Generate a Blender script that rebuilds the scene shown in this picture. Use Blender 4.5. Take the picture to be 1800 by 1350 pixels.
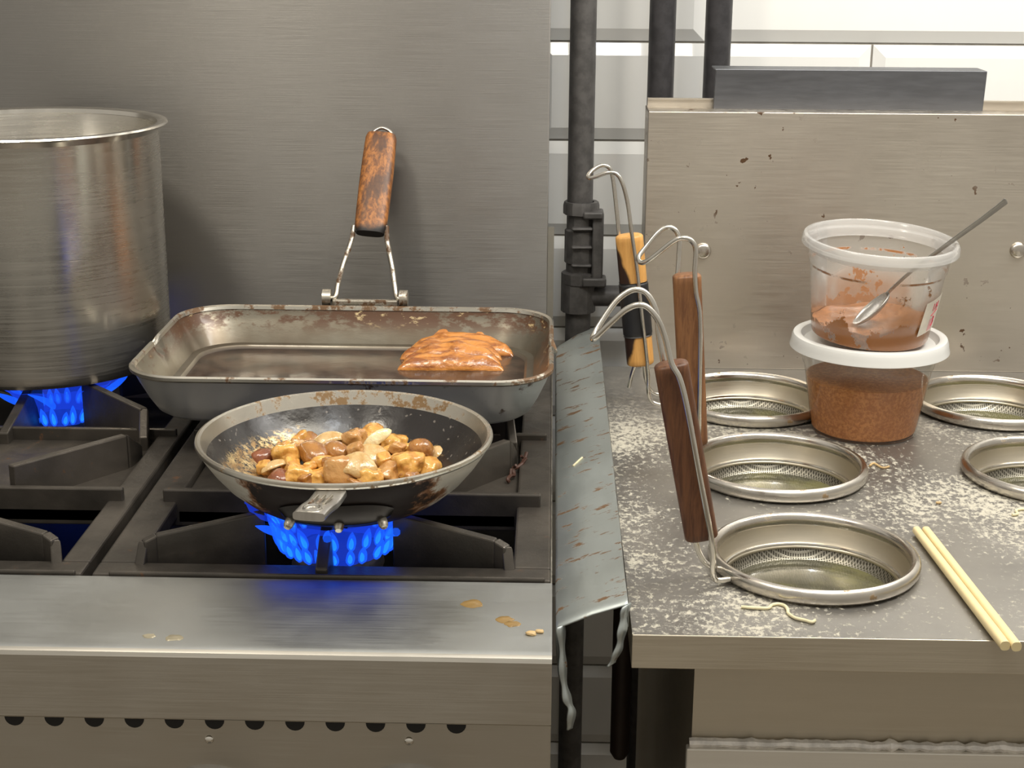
import bpy, bmesh, math, random
from mathutils import Vector, Matrix, noise
from math import pi, sin, cos, radians as R
for o in list(bpy.data.objects): bpy.data.objects.remove(o)
random.seed(7)
S = bpy.context.scene
COL = S.collection

# ------------------------------------------------------------ camera, sky, lamps, exposure
cd = bpy.data.cameras.new('camera'); cam = bpy.data.objects.new('camera', cd); COL.objects.link(cam)
cd.sensor_width = 36; cd.lens = 54; cd.clip_start = .01
cam.matrix_world = Matrix.Translation((0, 0, 1.31)) @ Matrix.Rotation(R(1.38), 4, 'Z') @ Matrix.Rotation(R(90-16.8), 4, 'X') @ Matrix.Rotation(R(.35), 4, 'Z')
S.camera = cam
S.view_settings.view_transform = 'Standard'; S.view_settings.look = 'None'
S.view_settings.exposure = 0.20; S.view_settings.gamma = 1; S.view_settings.use_curve_mapping = False
w = bpy.data.worlds.new('kitchen_air'); S.world = w; w.use_nodes = True
nt = w.node_tree; nt.nodes.clear()
tc = nt.nodes.new('ShaderNodeTexCoord'); sx = nt.nodes.new('ShaderNodeSeparateXYZ'); mr = nt.nodes.new('ShaderNodeMapRange')
mr.inputs[1].default_value = -1; mr.inputs[2].default_value = 1
cr = nt.nodes.new('ShaderNodeValToRGB'); e = cr.color_ramp.elements
e[0].position = 0; e[0].color = (.36, .32, .27, 1); e[1].position = 1; e[1].color = (.80, .76, .70, 1)
for p, c in ((.40, (.44, .40, .34, 1)), (.52, (.45, .415, .36, 1)), (.7, (.54, .51, .45, 1))):
    q = e.new(p); q.color = c
bg = nt.nodes.new('ShaderNodeBackground'); wo = nt.nodes.new('ShaderNodeOutputWorld'); bg.inputs[1].default_value = .80
nt.links.new(tc.outputs['Generated'], sx.inputs[0]); nt.links.new(sx.outputs[2], mr.inputs[0])
nt.links.new(mr.outputs[0], cr.inputs[0]); nt.links.new(cr.outputs[0], bg.inputs[0]); nt.links.new(bg.outputs[0], wo.inputs[0])

def area(name, loc, target, sx_, sy_, power, col):
    l = bpy.data.lights.new(name, 'AREA'); l.shape = 'RECTANGLE'; l.size = sx_; l.size_y = sy_; l.energy = power; l.color = col
    o = bpy.data.objects.new(name, l); COL.objects.link(o); o.location = loc
    o.rotation_euler = (Vector(target)-Vector(loc)).to_track_quat('-Z', 'Y').to_euler()
    return o
area('hood_lamp', (.35, .75, 2.15), (.1, 1.25, .9), 1.0, .25, 10, (1, .93, .78))
area('left_hood_lamp', (-.50, .65, 2.05), (-.25, 1.4, .95), .18, .18, 4.0, (1, .92, .78))
area('cool_overhead_lamp', (.1, .5, 2.3), (.1, 1.2, .9), .10, .10, 1.5, (.55, .72, 1))  # small unseen cool source overhead, for the bluish highlights
area('wall_lamp', (.75, 1.15, 1.95), (.5, 1.7, 1.15), .8, .15, 8.5, (1, .975, .93))

# ------------------------------------------------------------ material helpers
class Mat:
    def __init__(s, name):
        s.m = bpy.data.materials.new(name); s.m.use_nodes = True; s.t = s.m.node_tree; s.t.nodes.clear()
        s.out = s.n('ShaderNodeOutputMaterial')
    def n(s, ty, **k):
        x = s.t.nodes.new(ty)
        for a, b in k.items(): setattr(x, a, b)
        return x
    def put(s, sock, v):
        if isinstance(v, bpy.types.NodeSocket): s.t.links.new(v, sock)
        elif v is not None:
            if isinstance(v, tuple) and len(v) == 3 and sock.type == 'RGBA': v = v+(1,)
            sock.default_value = v
    def coord(s, scale=(1, 1, 1), rot=(0, 0, 0), kind='Object', loc=(0, 0, 0)):
        t = s.n('ShaderNodeTexCoord'); m = s.n('ShaderNodeMapping')
        s.t.links.new(t.outputs[kind], m.inputs[0]); m.inputs[1].default_value = loc; m.inputs[2].default_value = rot; m.inputs[3].default_value = scale
        return m.outputs[0]
    def noise(s, scale, vec=None, detail=4, rough=.55, dist=0):
        x = s.n('ShaderNodeTexNoise'); x.inputs['Scale'].default_value = scale; x.inputs['Detail'].default_value = detail
        x.inputs['Roughness'].default_value = rough; x.inputs['Distortion'].default_value = dist
        s.put(x.inputs['Vector'], vec if vec is not None else s.coord()); return x.outputs[0]
    def ramp(s, v, a, b, c0=0., c1=1.):
        x = s.n('ShaderNodeMapRange'); x.interpolation_type = 'SMOOTHSTEP'
        s.put(x.inputs[0], v)
        for i, q in enumerate((a, b, c0, c1)): x.inputs[i+1].default_value = q
        return x.outputs[0]
    def mix(s, f, a, b):
        x = s.n('ShaderNodeMix', data_type='RGBA'); s.put(x.inputs[0], f); s.put(x.inputs[6], a); s.put(x.inputs[7], b); return x.outputs[2]
    def math(s, op, a, b=0.):
        x = s.n('ShaderNodeMath', operation=op); s.put(x.inputs[0], a); s.put(x.inputs[1], b); return x.outputs[0]
    def axis(s, i, kind='Object'):
        t = s.n('ShaderNodeTexCoord'); x = s.n('ShaderNodeSeparateXYZ'); s.t.links.new(t.outputs[kind], x.inputs[0]); return x.outputs[i]
    def bump(s, h, strength=.2, dist=.001):
        x = s.n('ShaderNodeBump'); x.inputs['Strength'].default_value = strength; x.inputs['Distance'].default_value = dist
        s.put(x.inputs['Height'], h); return x.outputs[0]
    def bsdf(s, col, metal=0., rough=.5, **k):
        x = s.n('ShaderNodeBsdfPrincipled'); s.put(x.inputs['Base Color'], col); s.put(x.inputs['Metallic'], metal); s.put(x.inputs['Roughness'], rough)
        for a, b in k.items(): s.put(x.inputs[a.replace('_', ' ')], b)
        return x.outputs[0]
    def mixs(s, f, a, b):
        x = s.n('ShaderNodeMixShader'); s.put(x.inputs[0], f); s.t.links.new(a, x.inputs[1]); s.t.links.new(b, x.inputs[2]); return x.outputs[0]
    def done(s, sh): s.t.links.new(sh, s.out.inputs[0]); return s.m

def steel(name, base=(.52, .49, .45), rough=.33, brush=(2, 2, 160), aniso=0., tan=None, specks=0., speckcol=(.05, .025, .01), smudge=.06, bstr=.05, stain=None, mscale=1.):
    m = Mat(name)
    br = m.noise(3, m.coord(tuple(b*3.2 if b > 30 else b*4 for b in brush)), 3, .6)
    sm = m.noise(7, None, 4, .6)
    r = m.math('ADD', m.ramp(br, .3, .7, rough-.03, rough+.04), m.ramp(sm, .3, .7, -smudge, smudge))
    col = m.mix(m.ramp(sm, .3, .75, 0, .35), base, tuple(c*.80 for c in base))
    col = m.mix(m.ramp(br, .35, .75, 0, .10), col, tuple(min(1, c*1.35) for c in base))
    metal = 1.
    if stain:
        sc, lo, hi, sc3, scol = stain
        f = m.ramp(m.noise(sc, m.coord(sc3), 5, .65), lo, hi)
        col = m.mix(f, col, scol); metal = m.math('SUBTRACT', 1., f); r = m.math('ADD', r, m.math('MULTIPLY', f, .2))
    if specks:
        f = m.math('MULTIPLY', m.ramp(m.noise(75, None, 3, .55), .735-specks, .755-specks), m.ramp(m.noise(8, None, 2), .42, .56))
        col = m.mix(f, col, speckcol)
        metal = m.math('SUBTRACT', metal, f) if not isinstance(metal, float) else m.math('SUBTRACT', 1., f)
    k = {}
    if aniso:
        cx = m.n('ShaderNodeCombineXYZ'); 
        for i in range(3): cx.inputs[i].default_value = tan[i]
        k = dict(Anisotropic=aniso, Tangent=cx.outputs[0])
    if mscale < 1: metal = m.math('MULTIPLY', metal, mscale)
    return m.done(m.bsdf(col, metal, r, Normal=m.bump(br, bstr, .0006), **k))

M = {}
M['guard'] = steel('brushed_guard', (.405, .39, .37), .37, (1.2, 1.2, 170), .85, (0, 0, 1), 0.0, bstr=.2, smudge=.03)
M['range'] = steel('range_steel', (.55, .52, .46), .36, (1.5, 1.5, 150), .5, (0, 0, 1), 0.0)
M['ledge'] = steel('range_ledge_steel', (.50, .51, .50), .43, (1.5, 140, 1.5), 0, None, .0, bstr=.06, smudge=.08)
M['boiler'] = steel('boiler_steel', (.60, .55, .48), .40, (1.5, 1.5, 120), .4, (0, 0, 1), .085, (.075, .035, .012), smudge=.04)
M['boiler_front'] = steel('boiler_front_steel', (.64, .58, .47), .42, (1.5, 1.5, 140), .4, (0, 0, 1), 0)
M['pot'] = steel('pot_steel', (.68, .65, .59), .27, (1, 1, 60), .6, (0, 0, 1), 0, smudge=.05, bstr=.006)
M['bright'] = steel('bright_wire', (.72, .69, .63), .2, (5, 5, 5), smudge=.05)
M['spoon'] = steel('dull_spoon_steel', (.40, .385, .36), .3, (5, 5, 5), smudge=.05)
M['rim'] = steel('basket_rim_steel', (.64, .60, .54), .25, (6, 6, 6), smudge=.10, stain=(40, .66, .72, (1, 1, 1), (.30, .20, .10)))
M['galv'] = steel('galvanised_sheet', (.42, .455, .445), .44, (6, 1.5, 6), smudge=.06, stain=(70, .575, .63, (.6, 1.5, 1), (.13, .07, .03)), mscale=.75)
M['seamplate'] = steel('pale_lower_panel', (.80, .76, .68), .5, (1.5, 1.5, 60), smudge=.05, mscale=.6)
M['blackiron'] = steel('black_steel_plate', (.18, .185, .20), .5, (3, 3, 20))
M['bracket'] = steel('soot_black_bracket', (.05, .045, .042), .30, (3, 3, 20))
M['handle_metal'] = steel('worn_aluminium', (.62, .60, .57), .35, (40, 3, 3), smudge=.06)
M['burntsteel'] = steel('burnt_steel', (.60, .56, .48), .3, (5, 5, 5), stain=(60, .50, .62, (1, 1, 1), (.10, .05, .02)))

def worktop():
    m = Mat('starch_crusted_steel')
    base = m.mix(m.ramp(m.noise(9), .35, .7), (.34, .325, .30), (.25, .24, .225))
    fine = m.noise(210, m.coord((1, .75, 1)), 7, .75)
    zone = m.math('ADD', m.noise(6.5, None, 3, .5), m.ramp(m.axis(0), -.225, -.262, 0., .06))
    thr = m.math('ADD', fine, m.math('MULTIPLY', m.math('SUBTRACT', zone, .5), .55))
    f = m.ramp(thr, .515, .605)
    big = m.ramp(m.noise(62, m.coord((1, .75, 1)), 8, .82), .545, .60)
    f = m.math('MAXIMUM', f, m.math('MULTIPLY', big, m.ramp(zone, .46, .56)))
    # cleaner towards the splash plate at the back
    back = m.ramp(m.axis(1), 1.24-1.184, 1.42-1.184, 1., .12)
    f = m.math('MULTIPLY', m.math('MULTIPLY', f, back), .72)
    col = m.mix(f, base, (.62, .58, .47))
    metal = m.math('SUBTRACT', .85, f)
    r = m.math('ADD', m.ramp(zone, .3, .7, .36, .50), m.math('MULTIPLY', f, .3))
    return m.done(m.bsdf(col, m.math('MAXIMUM', metal, 0.), r, Normal=m.bump(f, .35, .0008)))
M['worktop'] = worktop()

def iron():
    m = Mat('cast_iron'); n1 = m.noise(60, None, 6, .7); n2 = m.noise(14, None, 3)
    col = m.mix(m.ramp(n2, .35, .7), (.062, .055, .047), (.115, .10, .084)); col = m.mix(m.ramp(n1, .62, .72), col, (.17, .09, .05))
    return m.done(m.bsdf(col, .55, m.ramp(n1, .3, .7, .30, .48), Normal=m.bump(n1, .35, .001)))
M['iron'] = iron()
def simple(name, col, metal=0., rough=.5, bump=0, bs=40, var=.8, **k):
    m = Mat(name); n1 = m.noise(bs, None, 5, .6)
    c = m.mix(m.ramp(n1, .35, .65), col, tuple(x*var for x in col))
    if bump: k['Normal'] = m.bump(n1, bump, .001)
    return m.done(m.bsdf(c, metal, rough, **k))
M['pipe'] = simple('painted_iron_pipe', (.105, .10, .098), .2, .5, .3, 70, .65)
M['pipe_dark'] = simple('black_iron_pipe', (.05, .048, .052), .2, .45, .3, 70, .65)
M['well'] = simple('burner_well', (.022, .019, .017), .2, .55, .2)
M['tile'] = simple('glazed_tile', (.86, .86, .84), 0, .10, 0, 5, .96, Coat_Weight=.5)
M['grout'] = simple('grout', (.30, .28, .25), 0, .9)
M['floor'] = simple('floor_tile', (.24, .20, .15), 0, .5)
M['tape'] = simple('black_tape', (.018, .018, .020), 0, .38)
M['rubber'] = simple('dark_hose', (.035, .022, .018), 0, .5)
M['hole'] = simple('vent_dark', (.01, .009, .008), 0, .7)
M['chopstick'] = simple('pale_bamboo', (.80, .66, .37), 0, .45, 0, 30, .92)
M['noodle'] = simple('noodle', (.84, .76, .50), 0, .35, Subsurface_Weight=.2, Subsurface_Radius=(.005, .003, .002))
M['crumb'] = simple('crumb', (.60, .42, .20), 0, .5)
M['lid'] = None
M['grease'] = simple('brown_grease', (.30, .19, .07), 0, .12)
M['grease_pale'] = simple('faded_grease', (.42, .37, .26), .3, .3)
M['char'] = simple('charred', (.06, .022, .012), 0, .6, .5)
M['paper'] = simple('label_paper', (.80, .74, .64), 0, .6)
M['red_ink'] = simple('red_ink', (.70, .05, .10), 0, .5)
M['pink_ink'] = simple('pink_ink', (.82, .42, .43), 0, .6)
M['seam'] = simple('foil_seam', (.80, .76, .70), .3, .4, .8, 90, .7)

def wood(name, c1, c2, scale=(12, 12, 1.2), burn=None, rough=.42):
    m = Mat(name); n1 = m.noise(22, m.coord(scale), 6, .7, .4); n2 = m.noise(28)
    col = m.mix(m.ramp(n1, .35, .68), c1, c2)
    if burn:      # scorch spreading from under the tape, on the left flank
        z = m.axis(2); u = m.math('ADD', m.axis(0), m.math('MULTIPLY', z, .115))
        v = m.math('ADD', u, m.math('MULTIPLY', m.math('ABSOLUTE', m.math('ADD', z, .007)), .27))
        v = m.math('ADD', v, m.ramp(n2, .3, .7, -.0015, .0015))
        col = m.mix(m.ramp(v, .0048, .0020), col, burn)
    return m.done(m.bsdf(col, 0, rough, Normal=m.bump(n1, .15, .0006), Specular_IOR_Level=.4))
M['wood_dark'] = wood('dark_brown_wood', (.155, .066, .030), (.075, .030, .016))
M['wood_mid'] = wood('brown_wood', (.27, .125, .052), (.14, .06, .028))
M['wood_pale'] = wood('yellow_wood', (.72, .39, .12), (.60, .30, .085), burn=(.03, .014, .010))
def scorched():
    m = Mat('scorched_wood'); n1 = m.noise(22, m.coord((14, 14, 1.5)), 6, .7, .4); n2 = m.noise(38, m.coord((1.6, 1, .45)), 4, .6)
    col = m.mix(m.ramp(n1, .35, .65), (.44, .17, .04), (.15, .055, .018))
    col = m.mix(m.ramp(n2, .46, .58, 0, .85), col, (.075, .035, .02))
    col = m.mix(m.ramp(m.math('ADD', m.axis(2), m.math('MULTIPLY', n2, .012)), -.026, -.034), col, (.012, .010, .010))
    return m.done(m.bsdf(col, 0, .45, Normal=m.bump(n1, .2, .0006)))
M['scorched'] = scorched()

def plastic(name, op, tint=(.86, .84, .80), rough=.25, smear=0.):
    m = Mat(name)
    p = m.bsdf(tint, 0, rough, Specular_IOR_Level=.6)
    tr = m.n('ShaderNodeBsdfTransparent').outputs[0]
    fac = op
    if smear:
        n1 = m.noise(42, None, 5, .7); n2 = m.noise(16, None, 3)
        z = m.axis(2)
        low = m.ramp(z, .028, .010, -.04, .20)      # more sauce clings near the bottom
        v = m.math('ADD', m.math('ADD', n1, m.math('MULTIPLY', m.math('SUBTRACT', n2, .5), .5)), low)
        f = m.math('MULTIPLY', m.ramp(v, .57, .63), m.ramp(z, .071, .067)); f = m.math('MAXIMUM', f, m.math('MULTIPLY', m.math('MULTIPLY', m.ramp(z, .0585, .0600), m.ramp(z, .0625, .0610)), m.ramp(n1, .42, .56)))
        haze = m.math('MULTIPLY', m.ramp(n2, .36, .60, .08, .55), m.ramp(z, .060, .026, .12, 1.))
        col = m.mix(m.math('MAXIMUM', f, m.math('MULTIPLY', haze, 1.6)), tint, (.31, .115, .025))
        p = m.bsdf(col, 0, rough, Specular_IOR_Level=.6)
        fac = m.math('MAXIMUM', m.math('MAXIMUM', m.math('MULTIPLY', f, .95), m.math('ADD', haze, op)), op)
    g = m.n('ShaderNodeBsdfGlossy'); g.inputs['Roughness'].default_value = .12
    fr = m.n('ShaderNodeFresnel'); fr.inputs[0].default_value = 1.35
    return m.done(m.mixs(m.math('MULTIPLY', fr.outputs[0], .5), m.mixs(fac, tr, p), g.outputs[0]))
M['clear'] = plastic('clear_plastic', .035, rough=.2)
M['clear_smear'] = plastic('smeared_plastic', .13, rough=.2, smear=1)
M['clear_rim'] = plastic('frosted_plastic_rim', .32, (.88, .87, .85), .2)
M['lid'] = plastic('milky_lid', .82, (.84, .84, .82), .3)
def sauce(name, c1, c2, c3):
    m = Mat(name); n1 = m.noise(330, None, 4, .7); n2 = m.noise(30)
    col = m.mix(m.ramp(n1, .40, .62), c1, c2); col = m.mix(m.ramp(n2, .4, .65, 0, .35), col, c3)
    return m.done(m.bsdf(col, 0, .33, Normal=m.bump(n1, .4, .0008), Subsurface_Weight=.1, Subsurface_Radius=(.004, .002, .001)))
M['sauce'] = sauce('chilli_sauce', (.38, .125, .018), (.58, .24, .058), (.36, .12, .02))
M['sauce_darkened'] = sauce('chilli_sauce_darkened', (.24, .080, .014), (.40, .150, .034), (.20, .065, .012))  # same chilli sauce, coloured darker to offset the direct light on the upper tub
def food(name, c1, c2, rough=.22, sc=60, st=(1, 1, 1)):
    m = Mat(name); n1 = m.noise(sc, m.coord(st), 4, .6, .3); n2 = m.noise(sc*4, None, 2)
    col = m.mix(m.ramp(n1, .38, .64), c1, c2)
    return m.done(m.bsdf(col, 0, rough, Normal=m.bump(m.math('ADD', n2, m.noise(sc*2, None, 3)), .45, .0012), Subsurface_Weight=.15, Subsurface_Radius=(.006, .003, .0015), Subsurface_Scale=.5, Coat_Weight=.5, Coat_Roughness=.1))
M['chicken'] = food('sauced_chicken', (.76, .42, .10), (.50, .21, .04))
M['tan'] = food('tan_chicken', (.56, .30, .10), (.44, .20, .055))
M['mushroom'] = food('brown_mushroom', (.42, .19, .045), (.22, .08, .02))
M['mushroom_dark'] = food('dark_mushroom', (.26, .085, .035), (.14, .04, .018))
M['onion'] = food('cooked_onion', (.66, .46, .22), (.50, .29, .09))
M['onion_white'] = food('white_onion', (.90, .78, .48), (.80, .60, .30))
M['meat'] = food('braised_meat', (.66, .27, .06), (.28, .085, .018), .28, 60, (.5, 2, 4))

def frypan_out():
    m = Mat('pan_outside_aluminium'); n1 = m.noise(45, None, 5, .7); n2 = m.noise(20, m.coord((1, 1, 5)), 4)
    x = m.axis(0); y = m.axis(1)
    # burnt patch around the handle: near side, |x| small
    ax = m.math('ABSOLUTE', m.math('ADD', x, -.004)); v = m.math('ADD', ax, m.ramp(n1, .3, .7, -.012, .012))
    f = m.math('MULTIPLY', m.ramp(v, .061, .050), m.ramp(y, -.01, -.03))
    edge = m.math('MULTIPLY', m.ramp(v, .069, .058), m.ramp(y, -.01, -.03))
    f2 = m.math('MAXIMUM', f, m.ramp(n1, .66, .74))
    col = m.mix(m.ramp(n2, .35, .7), (.74, .70, .61), (.60, .55, .46))
    col = m.mix(edge, col, (.20, .085, .03)); col = m.mix(f, col, (.022, .016, .014))
    return m.done(m.bsdf(col, m.math('MULTIPLY', m.math('SUBTRACT', 1., m.math('MAXIMUM', edge, f)), .45), m.math('ADD', m.ramp(n2, .3, .7, .30, .42), m.math('MULTIPLY', f, .22)), Specular_IOR_Level=m.ramp(f, 0, 1, .5, .12), Normal=m.bump(n1, .1, .0005)))
M['pan_out'] = frypan_out()
def frypan_in():
    m = Mat('pan_inside_scraped_nonstick')
    x = m.axis(0); y = m.axis(1)
    # scraped arcs to bare metal, left part of the bowl wall
    st = m.noise(55, m.coord((1, 5, 5), (0, 0, .75)), 6, .85)
    lf = m.math('MULTIPLY', m.ramp(x, -.030, -.055), m.ramp(m.axis(2), .034, .024))
    f = m.math('MULTIPLY', m.ramp(m.math('ADD', st, m.math('MULTIPLY', lf, .12)), .56, .63), m.math('MAXIMUM', lf, m.math('MULTIPLY', m.ramp(m.noise(14), .5, .62), m.ramp(m.axis(2), .026, .018))))
    dots = m.ramp(m.noise(230, None, 1), .70, .74, 0, .5)
    dry = m.ramp(m.noise(60), .3, .7, .16, .34)
    col = m.mix(f, (.020, .017, .016), m.mix(m.ramp(m.noise(120), .4, .6), (.62, .47, .24), (.34, .21, .09))); col = m.mix(dots, col, (.3, .27, .24))
    return m.done(m.bsdf(col, m.math('MULTIPLY', f, .7), m.math('ADD', dry, m.math('MULTIPLY', f, .12)), Normal=m.bump(m.noise(160, None, 3), .25, .0006)))
M['pan_in'] = frypan_in()
def stained_rim(name, base, c2, lo, hi, sc=55, rough=.3, mt=1.):
    m = Mat(name); n1 = m.noise(sc, None, 6, .7); n2 = m.noise(9)
    f = m.ramp(m.math('ADD', n1, m.math('MULTIPLY', m.math('SUBTRACT', n2, .5), .5)), lo, hi)
    col = m.mix(f, base, c2)
    return m.done(m.bsdf(col, m.math('MULTIPLY', m.math('SUBTRACT', 1., m.math('MULTIPLY', f, .8)), mt), m.math('ADD', rough, m.math('MULTIPLY', f, .15)), Normal=m.bump(n1, .15, .0006)))
M['pan_rim'] = stained_rim('pan_rim_metal', (.66, .62, .54), (.24, .15, .07), .56, .66, 110)
def tray_in():
    m = Mat('tray_inside'); n1 = m.noise(40, m.coord((1, 1, 2.2)), 6, .7); n2 = m.noise(9)
    z = m.axis(2); y = m.axis(1)
    col = m.mix(m.ramp(n2, .35, .65), (.27, .25, .20), (.16, .13, .095))
    top = m.ramp(z, .018, .034)
    thr = m.math('ADD', n1, m.math('MULTIPLY', m.math('SUBTRACT', n2, .5), .45))
    f = m.math('MULTIPLY', m.ramp(thr, .43, .54), top)
    col = m.mix(f, col, (.10, .045, .02))
    f3 = m.math('MULTIPLY', m.ramp(n1, .60, .66), m.ramp(z, .024, .038))
    col = m.mix(f3, col, (.62, .48, .26))
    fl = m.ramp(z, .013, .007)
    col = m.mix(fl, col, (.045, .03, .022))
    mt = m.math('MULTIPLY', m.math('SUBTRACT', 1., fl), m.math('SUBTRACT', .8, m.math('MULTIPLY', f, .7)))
    return m.done(m.bsdf(col, mt, m.ramp(n2, .3, .7, .28, .42), Normal=m.bump(n1, .25, .0006), Coat_Weight=.25, Coat_Roughness=.12))
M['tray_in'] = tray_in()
M['tray_out'] = stained_rim('tray_outside', (.42, .43, .42), (.07, .045, .03), .62, .70, 45, .34, .5)
M['tray_rim'] = stained_rim('tray_rim_metal', (.58, .55, .48), (.16, .09, .045), .52, .62, 60, .28)
def oil():
    m = Mat('dark_cooking_oil'); n1 = m.noise(35, m.coord((1, 1, 1)), 3)
    return m.done(m.bsdf(m.mix(m.ramp(n1, .4, .65), (.070, .045, .032), (.030, .022, .018)), .0, .16, Specular_IOR_Level=.35, Normal=m.bump(n1, .25, .002)))
M['oil'] = oil()
def water():
    m = Mat('cloudy_cooking_water'); n1 = m.noise(20); n2 = m.noise(300, None, 1)
    p = m.bsdf(m.mix(m.ramp(n1, .4, .62), (.085, .080, .055), (.17, .16, .075)), 0, .10, Normal=m.bump(n1, .08, .003))
    tr = m.n('ShaderNodeBsdfTransparent').outputs[0]
    return m.done(m.mixs(.86, tr, p))
M['water'] = water()
def meshmat():
    m = Mat('wire_mesh_steel')
    w1 = m.n('ShaderNodeTexWave', bands_direction='X'); w2 = m.n('ShaderNodeTexWave', bands_direction='Y')
    c = m.coord()
    for x in (w1, w2): m.put(x.inputs['Vector'], c); x.inputs['Scale'].default_value = 170
    f = m.math('MAXIMUM', w1.outputs[0], w2.outputs[0]); f = m.ramp(f, .55, .8)
    p = m.bsdf((.30, .28, .23), 1, .38, Normal=m.bump(f, .3, .0005)); tr = m.n('ShaderNodeBsdfTransparent').outputs[0]
    return m.done(m.mixs(m.math('MAXIMUM', f, .25), tr, p))
M['mesh'] = meshmat()
def flame(name, col, st, op):
    m = Mat(name); e = m.n('ShaderNodeEmission'); e.inputs[0].default_value = col+(1,); e.inputs[1].default_value = st
    tr = m.n('ShaderNodeBsdfTransparent').outputs[0]
    return m.done(m.mixs(op, tr, e.outputs[0]))
M['flame'] = flame('blue_flame', (.010, .11, 1.0), 1.15, .50)
M['flame_core'] = flame('bright_flame_core', (.02, .36, 1.0), 1.3, .62)
M['flame_veil'] = flame('flame_veil', (.015, .07, 1.0), .75, .50)

# ------------------------------------------------------------ object helpers
def wloc(p):
    v = Vector((0, 0, 0))
    while p: v += p.location; p = p.parent
    return v
def obj(name, bm, mats, parent=None, smooth=True, local=False, origin=None, angle=40, bevel=0):
    if not isinstance(mats, (list, tuple)): mats = [mats]
    off = Vector((0, 0, 0))
    loc = Vector((0, 0, 0))
    if not local:
        if origin is None and not parent:
            cs = [v.co for v in bm.verts]
            origin = Vector([(min(c[i] for c in cs)+max(c[i] for c in cs))/2 for i in range(3)]); origin.z = min(c.z for c in cs)
        base = wloc(parent) if parent else Vector((0, 0, 0))
        if origin is not None: origin = Vector(origin); bmesh.ops.translate(bm, verts=bm.verts, vec=-origin); loc = origin-base
        else: bmesh.ops.translate(bm, verts=bm.verts, vec=-base)
    bmesh.ops.recalc_face_normals(bm, faces=bm.faces)
    me = bpy.data.meshes.new(name); bm.to_mesh(me); bm.free()
    for a in mats: me.materials.append(a)
    o = bpy.data.objects.new(name, me); COL.objects.link(o); o.location = loc
    if parent: o.parent = parent
    if smooth:
        for p in me.polygons: p.use_smooth = True
        try: me.set_sharp_from_angle(angle=R(angle))
        except Exception: pass
    if bevel:
        b = o.modifiers.new('bevel', 'BEVEL'); b.width = bevel; b.segments = 2; b.limit_method = 'ANGLE'
    return o
def tag(o, label, cat, group=None):
    o['label'] = label; o['category'] = cat
    if group: o['group'] = group
    return o
def thing(name, label, cat, loc=(0, 0, 0), group=None, rot=(0, 0, 0)):
    o = bpy.data.objects.new(name, None); COL.objects.link(o); o.location = loc; o.rotation_euler = rot; o.empty_display_size = .05
    return tag(o, label, cat, group)
def struct(o): o['kind'] = 'structure'; return o
def NB(): return bmesh.new()
def box(bm, x0, x1, y0, y1, z0, z1, mi=0):
    vs = [bm.verts.new((x, y, z)) for x in (x0, x1) for y in (y0, y1) for z in (z0, z1)]
    for f in ((0, 1, 3, 2), (4, 6, 7, 5), (0, 4, 5, 1), (2, 3, 7, 6), (0, 2, 6, 4), (1, 5, 7, 3)):
        bm.faces.new([vs[i] for i in f]).material_index = mi
    return vs
def lathe(bm, prof, c=(0, 0, 0), seg=64, mi=0, closed=False):
    rings = []
    for r, z in prof:
        if r < 1e-6: rings.append([bm.verts.new((c[0], c[1], c[2]+z))])
        else: rings.append([bm.verts.new((c[0]+r*cos(2*pi*i/seg), c[1]+r*sin(2*pi*i/seg), c[2]+z)) for i in range(seg)])
    pr = list(zip(rings, rings[1:])) + ([(rings[-1], rings[0])] if closed else [])
    for a, b in pr:
        for i in range(seg):
            j = (i+1) % seg
            if len(a) == 1 and len(b) == 1: continue
            if len(a) == 1: f = bm.faces.new((a[0], b[i], b[j]))
            elif len(b) == 1: f = bm.faces.new((a[i], b[0], a[j]))
            else: f = bm.faces.new((a[i], b[i], b[j], a[j]))
            f.material_index = mi
def torus(bm, R_, r, c, seg=72, k=10, sz=1.):
    lathe(bm, [(R_+r*cos(2*pi*i/k), r*sz*sin(2*pi*i/k)) for i in range(k)], c, seg, closed=True)
def catmull(pts, n=8, closed=False):
    pts = [Vector(p) for p in pts]; out = []
    N = len(pts); rng = range(N) if closed else range(N-1)
    for i in rng:
        g = (lambda k: pts[k % N]) if closed else (lambda k: pts[max(0, min(N-1, k))])
        p0, p1, p2, p3 = g(i-1), g(i), g(i+1), g(i+2)
        for j in range(n):
            t = j/n
            out.append(.5*((2*p1)+(p2-p0)*t+(2*p0-5*p1+4*p2-p3)*t*t+(3*p1-p0-3*p2+p3)*t**3))
    if not closed: out.append(pts[-1])
    return out
def sweep(bm, pts, sect, closed=False, cap=True, mi=0, up=None, scales=None):
    """sect: list of (u,v) offsets in the local frame"""
    N = len(pts); pts = [Vector(p) for p in pts]
    tang = []
    for i in range(N):
        a = pts[(i-1) % N] if closed or i > 0 else pts[i]; b = pts[(i+1) % N] if closed or i < N-1 else pts[i]
        tang.append((b-a).normalized())
    n0 = Vector(up) if up else Vector((0, 0, 1))
    if abs(n0.dot(tang[0])) > .95: n0 = Vector((1, 0, 0))
    rings = []; n = n0
    for i in range(N):
        n = (n-tang[i]*n.dot(tang[i])).normalized(); b = tang[i].cross(n)
        s = scales[i] if scales else 1
        rings.append([bm.verts.new(pts[i]+(b*u+n*v)*s) for u, v in sect])
    K = len(sect)
    for i in range(N if closed else N-1):
        A, B = rings[i], rings[(i+1) % N]
        for k in range(K):
            bm.faces.new((A[k], A[(k+1) % K], B[(k+1) % K], B[k])).material_index = mi
    if cap and not closed: bm.faces.new(rings[0]).material_index = mi; bm.faces.new(rings[-1]).material_index = mi
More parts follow.
